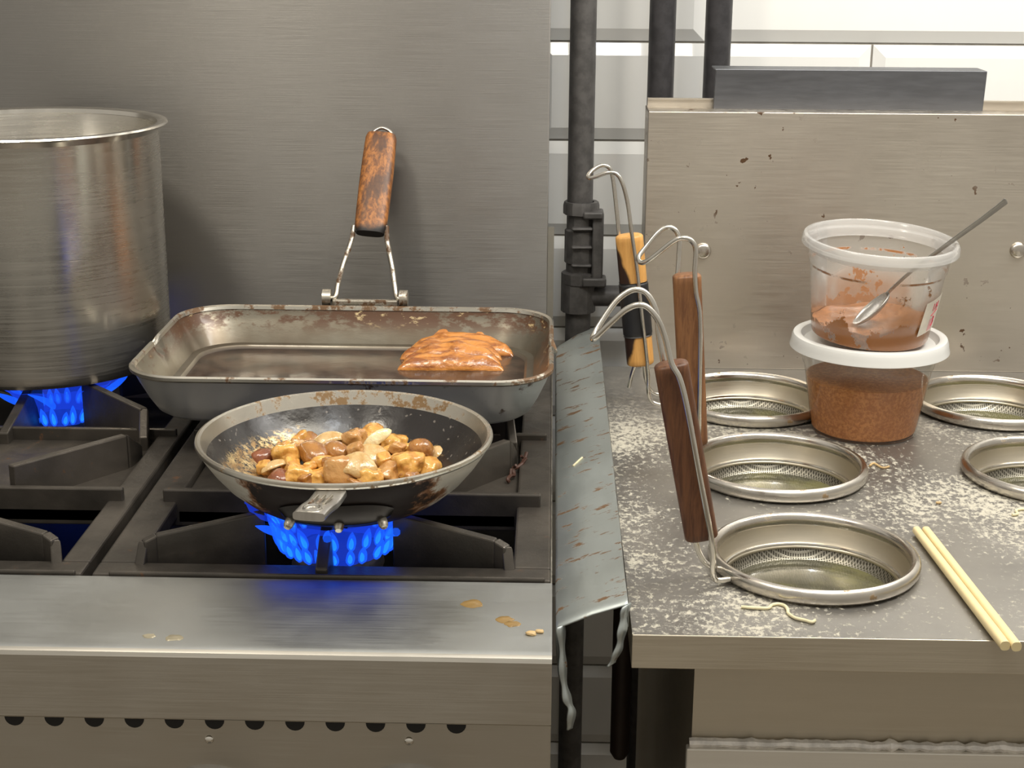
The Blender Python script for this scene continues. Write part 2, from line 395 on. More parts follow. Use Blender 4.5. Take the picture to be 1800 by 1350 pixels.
def circ(r, k=10, r2=None, e=2.):
    r2 = r2 or r; out = []
    for i in range(k):
        a = 2*pi*i/k; c, s = cos(a), sin(a)
        out.append((r*math.copysign(abs(c)**(2/e), c), r2*math.copysign(abs(s)**(2/e), s)))
    return out
def tube(bm, pts, r, smooth=8, closed=False, k=10, **kw):
    p = catmull(pts, smooth, closed) if smooth else pts
    sweep(bm, p, circ(r, k), closed, **kw)
def prism(bm, poly, axis, a, b, mi=0):
    """extrude a 2-D polygon along axis 0/1/2 between a and b"""
    def P(u, v, t):
        return ((t, u, v), (u, t, v), (u, v, t))[axis]
    A = [bm.verts.new(P(u, v, a)) for u, v in poly]; B = [bm.verts.new(P(u, v, b)) for u, v in poly]
    n = len(poly); bm.faces.new(A).material_index = mi; bm.faces.new(B).material_index = mi
    for i in range(n): bm.faces.new((A[i], A[(i+1) % n], B[(i+1) % n], B[i])).material_index = mi
def plate(bm, p0, p1, z0a, z0b, zta, ztb, th):
    """upright plate from p0 to p1 (xy), bottom z0a/z0b, top zta/ztb"""
    d = (Vector(p1)-Vector(p0)).normalized(); n = Vector((-d.y, d.x))*th/2
    v = []
    for p, zb, zt in ((p0, z0a, zta), (p1, z0b, ztb)):
        for s in (1, -1):
            for z in (zb, zt): v.append(bm.verts.new((p[0]+s*n.x, p[1]+s*n.y, z)))
    for f in ((0, 1, 3, 2), (4, 6, 7, 5), (0, 4, 5, 1), (2, 3, 7, 6), (0, 2, 6, 4), (1, 5, 7, 3)): bm.faces.new([v[i] for i in f])
def blob(dims, seed, e=2., rough=.12, sub=3, rot=(0, 0, 0), c=(0, 0, 0), fs=60):
    bm = NB(); bmesh.ops.create_icosphere(bm, subdivisions=sub, radius=1)
    from mathutils import Euler
    Rm = Euler(rot).to_matrix()
    for v in bm.verts:
        p = v.co.copy(); k = (abs(p.x)**e+abs(p.y)**e+abs(p.z)**e)**(-1/e); p = p*k
        p = Vector((p.x*dims[0], p.y*dims[1], p.z*dims[2]))
        nz = noise.noise(p*fs+Vector((seed*3.1, seed*1.7, seed))) + .5*noise.noise(p*fs*2.3+Vector((seed, 0, 0))) + .22*noise.noise(p*fs*5+Vector((0, seed, 0)))
        p *= 1+rough*nz*2
        v.co = Rm @ p + Vector(c)
    return bm
def flat_with_holes(outer, holes, z, thick):
    """sheet in the xy plane with round holes"""
    cu = bpy.data.curves.new('c', 'CURVE'); cu.dimensions = '2D'; cu.fill_mode = 'BOTH'; cu.extrude = thick/2
    def sp(pts):
        s = cu.splines.new('POLY'); s.points.add(len(pts)-1); s.use_cyclic_u = True
        for q, p in zip(s.points, pts): q.co = (p[0], p[1], 0, 1)
    sp(outer)
    for x, y, r in holes: sp([(x+r*cos(2*pi*i/64), y+r*sin(2*pi*i/64)) for i in range(64)])
    o = bpy.data.objects.new('t', cu); COL.objects.link(o); bpy.context.view_layer.update()
    me = bpy.data.meshes.new_from_object(o.evaluated_get(bpy.context.evaluated_depsgraph_get()))
    bm = NB(); bm.from_mesh(me); bpy.data.objects.remove(o); bpy.data.curves.remove(cu); bpy.data.meshes.remove(me)
    bmesh.ops.translate(bm, verts=bm.verts, vec=(0, 0, z-thick/2)); bmesh.ops.remove_doubles(bm, verts=bm.verts, dist=1e-6)
    return bm

# ------------------------------------------------------------ the setting
bm = NB(); box(bm, -2.5, 2.5, -2.5, 1.72, -.05, 0); struct(obj('floor', bm, M['floor'], smooth=False))
bm = NB(); box(bm, -1.5, 1.5, 1.706, 1.80, 0, 2.4, 1)
TL, TH_ = .360, .1068
def tile(x0, x1, z0, z1):
    g = .0012; bv = .013; y0, y1 = 1.706, 1.699
    x0 += g; x1 -= g; z0 += g; z1 -= g
    a = [bm.verts.new(p) for p in ((x0, 1.7075, z0), (x1, 1.7075, z0), (x1, 1.7075, z1), (x0, 1.7075, z1))]
    b = [bm.verts.new(p) for p in ((x0, 1.7045, z0), (x1, 1.7045, z0), (x1, 1.7045, z1), (x0, 1.7045, z1))]
    c = [bm.verts.new(p) for p in ((x0+bv, y1, z0+bv), (x1-bv, y1, z0+bv), (x1-bv, y1, z1-bv), (x0+bv, y1, z1-bv))]
    bm.faces.new(c)
    for i in range(4):
        j = (i+1) % 4
        bm.faces.new((a[i], a[j], b[j], b[i])); bm.faces.new((b[i], b[j], c[j], c[i]))
for r in range(-11, 11):
    z0 = 1.0778+r*TH_; off = .3463 if r % 2 == 0 else .3463-TL/2
    for k in range(-4, 4): tile(off+k*TL, off+(k+1)*TL, z0, z0+TH_)
struct(obj('wall_back', bm, [M['tile'], M['grout']], smooth=False))

# ------------------------------------------------------------ pipes behind
def pipe(x, z0, z1, label, y=1.64, r=.0138):
    bm = NB(); lathe(bm, [(0, z0), (r, z0), (r, z1), (0, z1)], (x, y, 0), 28); return tag(obj('gas_pipe', bm, M['pipe_dark'], origin=(x, y, z0)), label, 'pipe', 'gas pipes up the tiled wall')
g = thing('gas_pipe', 'grey iron gas pipe with a union fitting, right beside the tall steel splash panel', 'pipe', (.033, 1.64, .0), 'gas pipes up the tiled wall')
bm = NB(); lathe(bm, [(0, .0), (.0138, .0), (.0138, 1.9), (0, 1.9)], (.0325, 1.64, 0), 28); obj('upright', bm, M['pipe'], g)
bm = NB()
lathe(bm, [(.014, 1.021), (.0185, 1.021), (.0195, 1.017), (.0195, 1.008), (.0155, 1.006), (.0155, .992), (.0175, .990), (.0175, .955), (.0155, .953), (.0155, .945), (.0205, .943), (.0205, .932), (.0185, .929), (.014, .929)], (.034, 1.64, 0), 12)
obj('union_fitting', bm, M['pipe'], g, angle=20)
bm = NB(); box(bm, .046, .058, 1.622, 1.650, .936, 1.012); box(bm, .036, .062, 1.618, 1.640, .931, .941); box(bm, .036, .057, 1.618, 1.640, 1.005, 1.013)
for z in (.952, .972, .992): box(bm, .024, .046, 1.619, 1.63, z, z+.004)
obj('valve_lug', bm, M['pipe'], g, bevel=.002)
bm = NB(); tube(bm, [(.033, 1.64, .917), (.088, 1.64, .917)], .0115, 0, k=20); obj('side_branch', bm, M['pipe'], g)
bm = NB(); lathe(bm, [(0, .90), (.019, .90), (.019, .935), (0, .935)], (.0325, 1.64, 0), 12); obj('elbow', bm, M['pipe'], g, angle=20)
pipe(.1147, .3, 1.9, 'middle black pipe ending at the left end of the fryer-side splash rail', 1.64, .0139)['label'] = 'middle dark pipe, standing behind the left corner of the boiler splash plate'
pipe(.1728, .3, 1.9, 'right dark pipe, standing behind the left end of the black flue plate', 1.64)

# ------------------------------------------------------------ gas range
RX0, RX1 = -.95, .005
rng = thing('gas_range', 'stainless steel gas range with cast iron grates, left of the galvanised gap strip', 'range', (-.30, 1.2, 0))
bm = NB()    # front rail: flat ledge rolled over into the front apron
prism(bm, [(.959, .8795), (.858, .8795), (.8535, .8788), (.851, .8775), (.8497, .875), (.8497, .833), (.8512, .8315), (.862, .8315), (.862, .842), (.959, .872)], 0, RX0, RX1)
o = obj('front_rail', bm, [M['range'], M['ledge']], rng, angle=25)
for p in o.data.polygons:
    if p.normal.z > .9: p.material_index = 1
bm = NB(); box(bm, RX0, RX1-.001, .866, .90, .10, .845); obj('control_panel', bm, M['range'], rng, smooth=False)
bm = NB()
for k in range(-10, 12):
    c = (-.3363+.0256*k, .8655, .8232)
    if c[0] > -.05: continue
    vs = [bm.verts.new((c[0]+.0062*cos(a), c[1], c[2]+.0062*sin(a))) for a in [2*pi*i/20 for i in range(20)]]
    us = [bm.verts.new(v.co+Vector((0, .003, 0))) for v in vs]
    bm.faces.new(vs)
    for i in range(20): bm.faces.new((vs[i], vs[(i+1) % 20], us[(i+1) % 20], us[i]))
obj('vent_hole_row', bm, M['hole'], rng)
def screw(x, z):
    bm = NB(); lathe(bm, [(0, .0018), (.0012, .0018), (.0026, .0010), (.0031, 0), (.0031, -.001)], (0, 0, 0), 20)
    bmesh.ops.rotate(bm, verts=bm.verts, cent=(0, 0, 0), matrix=Matrix.Rotation(R(90), 3, 'X')); box(bm, -.002, .002, -.0022, -.0014, -.0003, .0003); bmesh.ops.translate(bm, verts=bm.verts, vec=(x, .866, z))
    obj('panel_screw', bm, M['bright'], rng)
for x, z in ((-.2124, .8095), (-.0849, .811)): screw(x, z)
for x, z, rr in ((-.2136, .747, .0445), (-.0849, .7475, .0475)):
    bm = NB(); lathe(bm, [(0, .004), (rr-.006, .004), (rr-.002, .003), (rr, 0)], (0, 0, 0), 64)
    bmesh.ops.rotate(bm, verts=bm.verts, cent=(0, 0, 0), matrix=Matrix.Rotation(R(90), 3, 'X')); bmesh.ops.translate(bm, verts=bm.verts, vec=(x, .866, z))
    bz = obj('knob_bezel', bm, M['range'], rng)
    bm = NB(); lathe(bm, [(0, .03), (.018, .03), (.021, .026), (.023, .004)], (0, 0, 0), 40)
    bmesh.ops.rotate(bm, verts=bm.verts, cent=(0, 0, 0), matrix=Matrix.Rotation(R(90), 3, 'X')); bmesh.ops.translate(bm, verts=bm.verts, vec=(x, .862, z))
    obj('control_knob', bm, M['tape'], bz)
bm = NB(); box(bm, RX0, -.0015, 1.580, 1.60, .84, 1.75); obj('back_guard', bm, M['guard'], rng, smooth=False, origin=(-.3, 1.58, 1.2), bevel=.001)
bm = NB()   # body: sides and the dark burner well floor
box(bm, RX1-.003, RX1, .87, 1.60, .10, .876); box(bm, RX0, RX0+.003, .87, 1.6, .10, .876)
box(bm, RX0, RX1, 1.60, 1.605, .10, 1.0)
obj('side_panel', bm, M['range'], rng, smooth=False)
bm = NB(); box(bm, RX0+.003, RX1-.003, .958, 1.579, .805, .812); box(bm, RX0+.003, RX1-.003, .955, .9605, .805, .874); obj('burner_tray', bm, M['well'], rng, smooth=False)

BURN = [(-.152, 1.040), (-.152, 1.395), (-.455, 1.040), (-.455, 1.36)]
def grate(x0, x1, label):
    """one cast iron top section with two burner openings"""
    t = thing('burner_grate', label, 'grate', ((x0+x1)/2, 1.25, .868), 'cast iron burner grates')
    xc = (x0+x1)/2; ow = .262/2
    ops = [(.982, 1.098), (1.262, 1.50)]
    bm = NB(); z0, z1 = .866, .880
    # frame bars
    box(bm, x0, x1, .9615, .983, z0, z1); box(bm, x0, x1, 1.50, 1.575, z0, z1)
    box(bm, x0, xc-ow, .983, 1.50, z0, z1); box(bm, xc+ow, x1, .983, 1.50, z0, z1)
    box(bm, xc-ow, xc+ow, 1.098, 1.262, z0-.004, z1-.006)
    obj('frame', bm, M['iron'], t, smooth=False, bevel=.0018)
    for q in ((x0+.012, x1-.004, .9605, .9635, .868, .8822), (x0+.016, x1-.008, 1.098, 1.104, .86, .890), (x0+.004, x1-.004, 1.256, 1.261, .866, .8855)):
        bm = NB(); box(bm, *q); obj('cross_rib', bm, M['iron'], t, smooth=False, bevel=.0012)
    zt = .909
    for yc, y0, y1 in ((1.04, .9845, 1.098), (1.375, 1.262, 1.50)):
        for sx_ in (-1, 1):
            xo = xc+sx_*(ow-.006)
            # near finger: short foot, then rising towards the burner
            for (ya, s) in ((y0, 1), (y1, -1)):
                if yc < 1.1 and s == -1: ya = 1.17; 
                bm = NB()
                if yc < 1.1 and s == -1:
                    pts = [((xo-sx_*.0, 1.215), .885, .86), ((xo-sx_*.004, 1.19), .903, .86), ((xc+sx_*.055, 1.107), .905, .876)]
                elif s == 1 and yc > 1.1:
                    pts = [((xo, ya-.03), .886, .86), ((xo-sx_*.004, ya-.008), .905, .86), ((xc+sx_*.05, yc-.055), zt, .86)]
                elif s == 1:
                    pts = [((xo+sx_*.004, ya-.006), .880, .866), ((xo+sx_*.002, ya+.001), .895, .862), ((xo-sx_*.006, ya+.006), .898, .845), ((xc+sx_*.046, yc-.030), zt, .838)]
                else:
                    pts = [((xo, ya-.012), .886, .86), ((xo-sx_*.01, ya-.025), .905, .86), ((xc+sx_*.05, yc+.055), zt, .86)]
                for (a, ta, ba), (b, tb, bb) in zip(pts, pts[1:]): plate(bm, a, b, ba, bb, ta, tb, .0075)
                obj('finger', bm, M['iron'], t, smooth=False, bevel=.0012)
        for a, b in (((xc, y0-.018), (xc, yc-.034)), ((xc, y1+.0), (xc, yc+.034))):
            bm = NB(); plate(bm, a, b, .862, .85, .884, zt, .0085); obj('finger', bm, M['iron'], t, smooth=False, bevel=.0012)
    return t
grate(-.3105, .0040, 'cast iron grate section on the right, under the frying pan and the tray')
grate(-.6200, -.3175, 'cast iron grate section on the left, under the tall stock pot')

def burner(cx, cy, lit, rr=.036, z=.872, rows=2):
    b = None
    bm = NB(); lathe(bm, [(0, -.006), (rr-.008, -.006), (rr-.004, -.010), (rr-.002, -.018), (rr-.010, -.040), (.02, -.055), (.02, -.065)], (cx, cy, z), 40)
    b = obj('burner_head', bm, M['iron'], rng, origin=(cx, cy, z))
    if not lit: return
    n = 26
    fl = NB(); co = NB(); veil = NB()
    rnd = random.Random(int(cx*1000)+5)
    def jet(bm, ang, r0, z0, h, lean, wd, wk):
        p = []; 
        for k in range(7):
            t = k/6; rad = r0+lean*t; a = ang+wk*t*t
            p.append((cx+rad*cos(a), cy+rad*sin(a), z0+h*t))
        sc = [.45, .9, 1, .95, .8, .5, .12]
        sweep(bm, p, circ(wd, 8), scales=sc)
    for i in range(n):
        a = 2*pi*i/n
        for row in range(rows):
            j = rnd.uniform(-.05, .05); h = rnd.uniform(.8, 1.15)
            jet(fl, a+j, rr+.004+row*.003, z-.004+row*.012, .017*h, .007, .0034, j)
            jet(co, a+j, rr+.004+row*.003, z-.003+row*.012, .010*h, .004, .0018, j)
    for i in range(7):
        a = 2*pi*i/7+rnd.uniform(-.1, .1)+.3; jet(fl, a, rr+.008, z+.014, .016*rnd.uniform(.8, 1.2), .028*rnd.uniform(.6, 1.3), .0032, rnd.uniform(-.4, .4))
    lathe(veil, [(rr-.004, -.008), (rr+.004, 0), (rr+.008, .014), (rr+.018, .028), (rr+.030, .034)], (cx, cy, z), 48)
    for v in veil.verts: v.co.z += .003*noise.noise(v.co*90)
    f = obj('flame', fl, M['flame'], b); f2 = obj('flame_core', co, M['flame_core'], b); f3 = obj('flame_veil', veil, M['flame_veil'], b)
    for q in (f, f2, f3): q['label'] = 'blue gas flame'; q['kind'] = 'stuff'
burner(-.152, 1.040, True, .036, .876); burner(-.455, 1.36, True, .030, .868, 1)
burner(-.152, 1.395, False); burner(-.455, 1.04, False)

# ------------------------------------------------------------ stock pot
pc = (-.4735, 1.392, .9095)
t = thing('stock_pot', 'tall stainless steel stock pot with a rolled rim on the rear left burner', 'pot', pc)
bm = NB(); r = .1145; h = .2205
prof = [(0, 0), (r-.010, 0), (r-.004, .0015), (r-.0008, .006), (r, .013), (r, h-.004), (r+.001, h-.0005), (r-.001, h), (r-.0018, h-.003), (r-.0018, .015), (r-.006, .005), (0, .004)]
lathe(bm, prof, pc, 128); obj('body', bm, M['pot'], t)
bm = NB(); lathe(bm, [(r-.002, h-.003), (r-.001, h+.001), (r+.003, h+.0022), (r+.0075, h+.002), (r+.0085, h+.0004), (r+.0075, h-.001), (r+.003, h-.0008), (r, h-.006)], pc, 128, closed=True); obj('rim', bm, M['bright'], t)

# ------------------------------------------------------------ rectangular tray with folding handle
def rrect(hx, hy, rad, n=10):
    out = []
    for sx_, sy_, a0 in ((1, 1, 0), (-1, 1, 90), (-1, -1, 180), (1, -1, 270)):
        for k in range(n+1):
            a = R(a0+90*k/n); out.append((sx_*(hx-rad)+rad*cos(a), sy_*(hy-rad)+rad*sin(a)))
    # subdivide straights
    res = []
    for i in range(len(out)):
        p, q = Vector(out[i]), Vector(out[(i+1) % len(out)]); L = (q-p).length; m_ = max(1, int(L/.006))
        for k in range(m_): res.append(tuple(p.lerp(q, k/m_)))
    return res
tcx, tcy, tz = -.172, 1.3035, .910
t = thing('grill_pan', 'rectangular metal roasting pan with folding wooden handle, on the rear grate', 'pan', (tcx, tcy, tz))
HX, HY = .1770, .1235
def shell(bm, levels, cap_last=False, cap_first=False):
    base = rrect(HX, HY, .048)
    rings = []
    for ins, z in levels:
        ring = []
        for x, y in base:
            # inset by scaling each half-extent
            k = (1-ins/HX, 1-ins/HY)
            xx, yy = x*k[0], y*k[1]; zz = z
            if abs(abs(x)-HX) < .004:          # pour notch in each short side
                s = max(0, 1-abs(y+.004)/.011); s = min(1, s*1.6)
                if z > .036: zz -= .006*s*(z-.034)/.010; xx += math.copysign(.0035*s, x)
            ring.append(bm.verts.new((tcx+xx, tcy+yy, tz+zz)))
        rings.append(ring)
    N = len(base)
    for A, B in zip(rings, rings[1:]):
        for i in range(N): bm.faces.new((A[i], A[(i+1) % N], B[(i+1) % N], B[i]))
    if cap_first: bm.faces.new(rings[0])
    if cap_last: bm.faces.new(rings[-1])
bm = NB(); shell(bm, [(.030, 0), (.024, .001), (.019, .005), (.013, .016), (.006, .032), (.0028, .0405), (.0015, .0425)], cap_first=True); obj('outer_shell', bm, M['tray_out'], t)
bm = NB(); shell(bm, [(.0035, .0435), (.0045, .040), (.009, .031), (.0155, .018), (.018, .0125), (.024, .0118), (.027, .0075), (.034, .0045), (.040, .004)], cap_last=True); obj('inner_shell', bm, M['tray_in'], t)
bm = NB(); shell(bm, [(.0015, .0405), (0, .042), (0, .0445), (.0016, .0458), (.0038, .0448), (.0048, .042)]); obj('rim', bm, M['tray_rim'], t)
# hinge, wire loop and grip; the handle is folded up against the guard
hy_ = 1.437
for x in (-.2135, -.1395):
    bm = NB(); box(bm, x-.004, x+.004, hy_-.006, hy_+.004, .938, .9595)
    lathe(bm, [(0, -.004), (.0085, -.004), (.0085, .004), (0, .004)], (0, 0, 0), 20)
    vs = bm.verts[:][-42:]
    bmesh.ops.rotate(bm, verts=vs, cent=(0, 0, 0), matrix=Matrix.Rotation(R(90), 3, 'Y')); bmesh.ops.translate(bm, verts=vs, vec=(x, hy_, .9605))
    obj('hinge_lug', bm, M['burntsteel'], t)
bm = NB(); box(bm, -.2085, -.1445, hy_-.004, hy_+.002, .945, .9595); obj('hinge_plate', bm, M['burntsteel'], t, smooth=False, bevel=.0015)
def H(x, z): return (x, hy_+(z-.955)*.72, z)     # leans back almost to the guard
bm = NB()
for pts in ([(-.2122, .9596), (-.2058, .9605), (-.2043, .9707), (-.2005, .9875), (-.1939, 1.0082), (-.1920, 1.0215)], [(-.1412, .9596), (-.1464, .9605), (-.1491, .9707), (-.1527, .9875), (-.1585, 1.0082), (-.1598, 1.0215)]):
    tube(bm, [H(x, z) for x, z in pts], .0025, 6)
obj('wire_loop', bm, M['burntsteel'], t)
g0 = Vector(H(-.1760, 1.0149)); g1 = Vector(H(-.1695, 1.1030)); mid = (g0+g1)/2
bm = NB(); n = 24; pts = [g0.lerp(g1, i/n) for i in range(n+1)]
sc = [.86]+[.97-.0*i+.06*sin(pi*i/n) for i in range(1, n)]+[.88]
sweep(bm, pts, circ(.0160, 28, .0085, 2.9), scales=sc, up=(0, 1, 0))
obj('wooden_grip', bm, M['scorched'], t, origin=mid)
bm = NB(); tube(bm, [H(-.1790, 1.0981), H(-.1780, 1.1055), H(-.1695, 1.1094), H(-.1606, 1.1055), H(-.1593, 1.0981)], .0017, 6); obj('hanging_loop', bm, M['bright'], t)
bm = NB(); shell(bm, [(.020, .0085), (.021, .0087)], cap_last=True)
tag(obj('cooking_oil', bm, M['oil']), 'shallow dark oil pooled over the bottom of the rectangular pan', 'oil')['kind'] = 'stuff'

# slices of meat leaning in the tray
def slice_mesh(c, L, hgt, tilt, seed, yaw=0, th=.0055):
    bm = NB(); N, K = 34, 12; rings = []
    for i in range(N+1):
        u = -1+2*i/N; prof = max(0., 1-abs(u)**2.6); prof = prof**.62
        top = hgt*(prof*(1+.16*noise.noise(Vector((u*2.4, seed*2.7, 0))))+.02)
        ring = []
        for k in range(K):
            a = 2*pi*k/K
            zz = top*(.5+.5*sin(a)); yy = th*(.35+.65*prof)*cos(a)
            wob = .0028*noise.noise(Vector((u*3.5+seed, zz*70, seed)))
            fine = .0010*noise.noise(Vector((u*14+seed, zz*260, a)))
            ring.append(bm.verts.new((u*L/2*(1+.02*cos(a)), yy+wob+fine, zz+fine)))
        rings.append(ring)
    for A, B in zip(rings, rings[1:]):
        for k in range(K): bm.faces.new((A[k], A[(k+1) % K], B[(k+1) % K], B[k]))
    bm.faces.new(rings[0]); bm.faces.new(rings[-1])
    mat = Matrix.Translation(c) @ Matrix.Rotation(yaw, 4, 'Z') @ Matrix.Rotation(-tilt, 4, 'X')
    bmesh.ops.transform(bm, matrix=mat, verts=bm.verts)
    return bm
SL = [(-.0835, 1.424, .108, .030, .80, .10, 'hindmost meat slice in the rectangular pan, with a ragged right end'),
      (-.0800, 1.406, .098, .029, .72, .04, 'second meat slice from the back of the row in the rectangular pan'),
      (-.0830, 1.388, .104, .028, .78, -.04, 'third meat slice from the back, its tip pointing right in the rectangular pan'),
      (-.0900, 1.370, .098, .027, .75, .03, 'fourth meat slice from the back, with a pale left end'),
      (-.0880, 1.352, .094, .026, .72, -.03, 'second meat slice from the front of the row in the rectangular pan'),
      (-.0880, 1.336, .100, .022, .75, .02, 'frontmost of the meat slices, just behind the near rim of the pan')]
for i, (x, y, L, h, ti, yw, lb) in enumerate(SL):
    tag(obj('meat_slice', slice_mesh((x, y, .9155), L, h, ti, i*1.37+1, yw), M['meat'], angle=80), 'orange-brown '+lb, 'meat', 'braised meat slices in the rectangular pan')

# ------------------------------------------------------------ frying pan
fc = (-.1430, 1.0290, .9105)
t = thing('frying_pan', 'round worn frying pan with silver rim over blue flames on the front burner', 'pan', fc)
bm = NB()
lathe(bm, [(0, 0), (.046, 0), (.054, .0012), (.063, .0045), (.074, .0115), (.085, .0210), (.094, .0320), (.1010, .0425), (.1028, .0465)], fc, 128); obj('outer_shell', bm, M['pan_out'], t)
bm = NB(); lathe(bm, [(.0972, .0415), (.0905, .0320), (.082, .0220), (.072, .0140), (.060, .0075), (.050, .0050), (0, .0045)], fc, 128); obj('inner_shell', bm, M['pan_in'], t)
bm = NB(); lathe(bm, [(.1028, .0463), (.1042, .0472), (.1050, .0490), (.1046, .0507), (.1030, .0513), (.1010, .0505), (.0970, .0412)], fc, 128); obj('rim', bm, M['pan_rim'], t)
# handle: cast bracket with three rivets and a short tang towards the viewer
bm = NB()
def pan_pt(ang, s, out):
    prof = [(.063, .0045), (.074, .0115), (.085, .0210), (.094, .0320), (.1010, .0425)]
    q = s*(len(prof)-1); i = min(int(q), len(prof)-2); f = q-i
    r_ = prof[i][0]*(1-f)+prof[i+1][0]*f+out; z_ = prof[i][1]*(1-f)+prof[i+1][1]*f-out*.6
    return (fc[0]+r_*sin(ang), fc[1]-r_*cos(ang), fc[2]+z_)
grid = []
for i in range(25):
    u = -1+2*i/24; ang = .05+u*.44
    wv = .45*(1-.35*(1-abs(u)**1.5)) if False else .42
    hi = .84-.22*abs(u)**3-.06*(1-abs(u)); lo = .22+.16*abs(u)**3
    grid.append([bm.verts.new(pan_pt(ang, lo+(hi-lo)*k/8, .0012+.0042*sin(pi*k/8)*(1-abs(u)**6))) for k in range(9)])
for A, B in zip(grid, grid[1:]):
    for k in range(8): bm.faces.new((A[k], A[k+1], B[k+1], B[k]))
obj('handle_bracket', bm, M['bracket'], t)
for a in (-.30, .075, .40):
    p = Vector(pan_pt(a, .48, .004)); q = Vector(pan_pt(a, .48, .0095)); bm = NB(); sweep(bm, [p, p.lerp(q, .7), q], circ(.0032, 14), scales=[1.1, 1, .7]); obj('rivet', bm, M['burntsteel'], t)
# tang
bm = NB()
root = Vector((-.1388, .9285, .9545)); tip = Vector((-.1462, .8800, .9570))
path = catmull([root, root.lerp(tip, .35)+Vector((0, 0, -.0015)), root.lerp(tip, .7), tip], 8)
sweep(bm, path, circ(.0103, 24, .0028, 5), up=(0, 0, 1), scales=[1.0]*len(path))
hn = obj('handle', bm, M['handle_metal'], t); hn['label'] = 'short flat bare metal handle stub'
bm = NB(); d = (tip-root).normalized()
for k in (-.0045, 0, .0045):
    a = root.lerp(tip, .30)+Vector((k, 0, .0027)); b = root.lerp(tip, .66)+Vector((k, 0, .0027)); tube(bm, [a, b], .0011, 0, k=8)
obj('groove', bm, M['burntsteel'], hn)
bm = NB(); 
torus(bm, .0052, .0012, tip-d*.008+Vector((0, 0, .0028)), 28, 8); obj('hanging_eye', bm, M['bright'], hn)

# ------------------------------------------------------------ stir-fried pieces
F = [('onion_l', -.1668, 1.0789, .938), ('mush', -.1704, 1.0626, .936), ('chunk', -.1902, 1.0656, .936), ('mushd', -.2097, 1.0673, .932), ('slice', -.1984, 1.0436, .93), ('chunk', -.1798, 1.0384, .93), ('chunk', -.1647, 1.0361, .928), ('tan', -.1471, 1.0292, .936), ('onionr', -.1344, 1.0294, .94), ('onionr', -.1264, 1.062, .936), ('onionw', -.1267, 1.0741, .942), ('chunk', -.1319, 1.1044, .938), ('chunk', -.1154, 1.0909, .936), ('tan', -.1477, 1.0889, .938), ('mush', -.155, 1.0664, .938), ('cap', -.0949, 1.0754, .934), ('round', -.0811, 1.0836, .93), ('chunk', -.1024, 1.0512, .934), ('chunk', -.0865, 1.06, .928), ('chunk', -.1248, 1.0293, .932), ('chunk', -.2078, 1.1018, .93), ('chunk', -.1927, 1.1006, .932), ('mush', -.1813, 1.1051, .932), ('chunk', -.1643, 1.0542, .932), ('chunk', -.2209, 1.0562, .926), ('mushd', -.1916, 1.0369, .926), ('tan', -.1141, 1.0399, .93)]
GRP = 'stir-fried pieces in the frying pan'
for i, (x, y) in enumerate([(-.20, 1.02), (-.175, 1.015), (-.15, 1.008), (-.125, 1.01), (-.10, 1.02), (-.085, 1.035), (-.19, 1.055), (-.17, 1.09), (-.14, 1.08), (-.11, 1.07), (-.13, 1.045), (-.155, 1.04), (-.10, 1.095), (-.205, 1.085)]):
    F.append(('base', x, y, .922))
for i, (x, y, z) in enumerate([(-.205, 1.048, .932), (-.172, 1.047, .934), (-.158, 1.047, .937), (-.186, 1.080, .938), (-.165, 1.092, .938), (-.142, 1.098, .940), (-.110, 1.072, .940), (-.140, 1.058, .943), (-.098, 1.040, .930), (-.118, 1.052, .938), (-.200, 1.090, .933), (-.092, 1.092, .930), (-.172, 1.030, .929), (-.135, 1.018, .930), (-.185, 1.050, .934), (-.215, 1.075, .928)]):
    F.append(('bit', x, y, z))
LB = {'bit': ('chicken_chunk', 'chicken', 'chicken', 'tiny sauced chicken scrap lodged between larger stir-fried pieces'),
      'chunk': ('chicken_chunk', 'chicken', 'chicken', 'small golden diced chicken chunk glazed with sauce in the frying pan'),
      'base': ('chicken_chunk', 'chicken', 'chicken', 'diced chicken chunk half buried low in the stir-fry heap'),
      'tan': ('chicken_chunk', 'tan', 'chicken', None), 'mush': ('mushroom_piece', 'mushroom', 'mushroom', None), 'mushd': ('mushroom_piece', 'mushroom_dark', 'mushroom', None),
      'slice': ('onion_slice', 'onion', 'onion', 'thin pale onion sliver at the lower left of the stir-fry heap'),
      'onion_l': ('onion_slice', 'onion', 'onion', 'long curved onion slice lying over the big brown mushroom'),
      'onionr': ('onion_slice', 'onion', 'onion', None), 'onionw': ('onion_slice', 'onion_white', 'onion', 'pale pointed onion wedge standing up at the top of the heap'),
      'cap': ('mushroom_piece', 'mushroom', 'mushroom', 'mushroom with stem and rounded brown cap at the right of the heap'), 'round': ('mushroom_piece', 'onion', 'mushroom', 'small pale round mushroom at the far right edge of the heap')}
SPEC = {('tan', 0): 'tan square-cut chicken piece at front centre beside the round onion slice', ('tan', 1): 'tan chicken piece near the back centre of the heap', ('tan', 2): 'flat tan chicken piece just behind the front rim, right of the onion rounds',
        ('mush', 0): 'large glossy brown mushroom under the long onion slice', ('mush', 1): 'brown mushroom piece left of the round onion, at the heap centre', ('mush', 2): 'brown mushroom piece at the back left of the heap',
        ('mushd', 0): 'dark red-brown mushroom at the left end of the heap', ('mushd', 1): 'dark mushroom piece just behind the front rim, lower left of the heap',
        ('onionr', 0): 'large round translucent onion slice at the front centre of the heap', ('onionr', 1): 'pale curved onion layer behind the large round onion slice'}
SPEC_CH = {0: 'large yellow chicken chunk at upper left of the heap, beside the dark mushroom', 3: 'small chicken chunk at the very back of the heap, behind the onion wedge', 4: 'chicken chunk at the back right of the heap, right of the onion wedge', 5: 'large triangular chicken chunk at the right, in front of the mushroom cap'}
cnt = {}
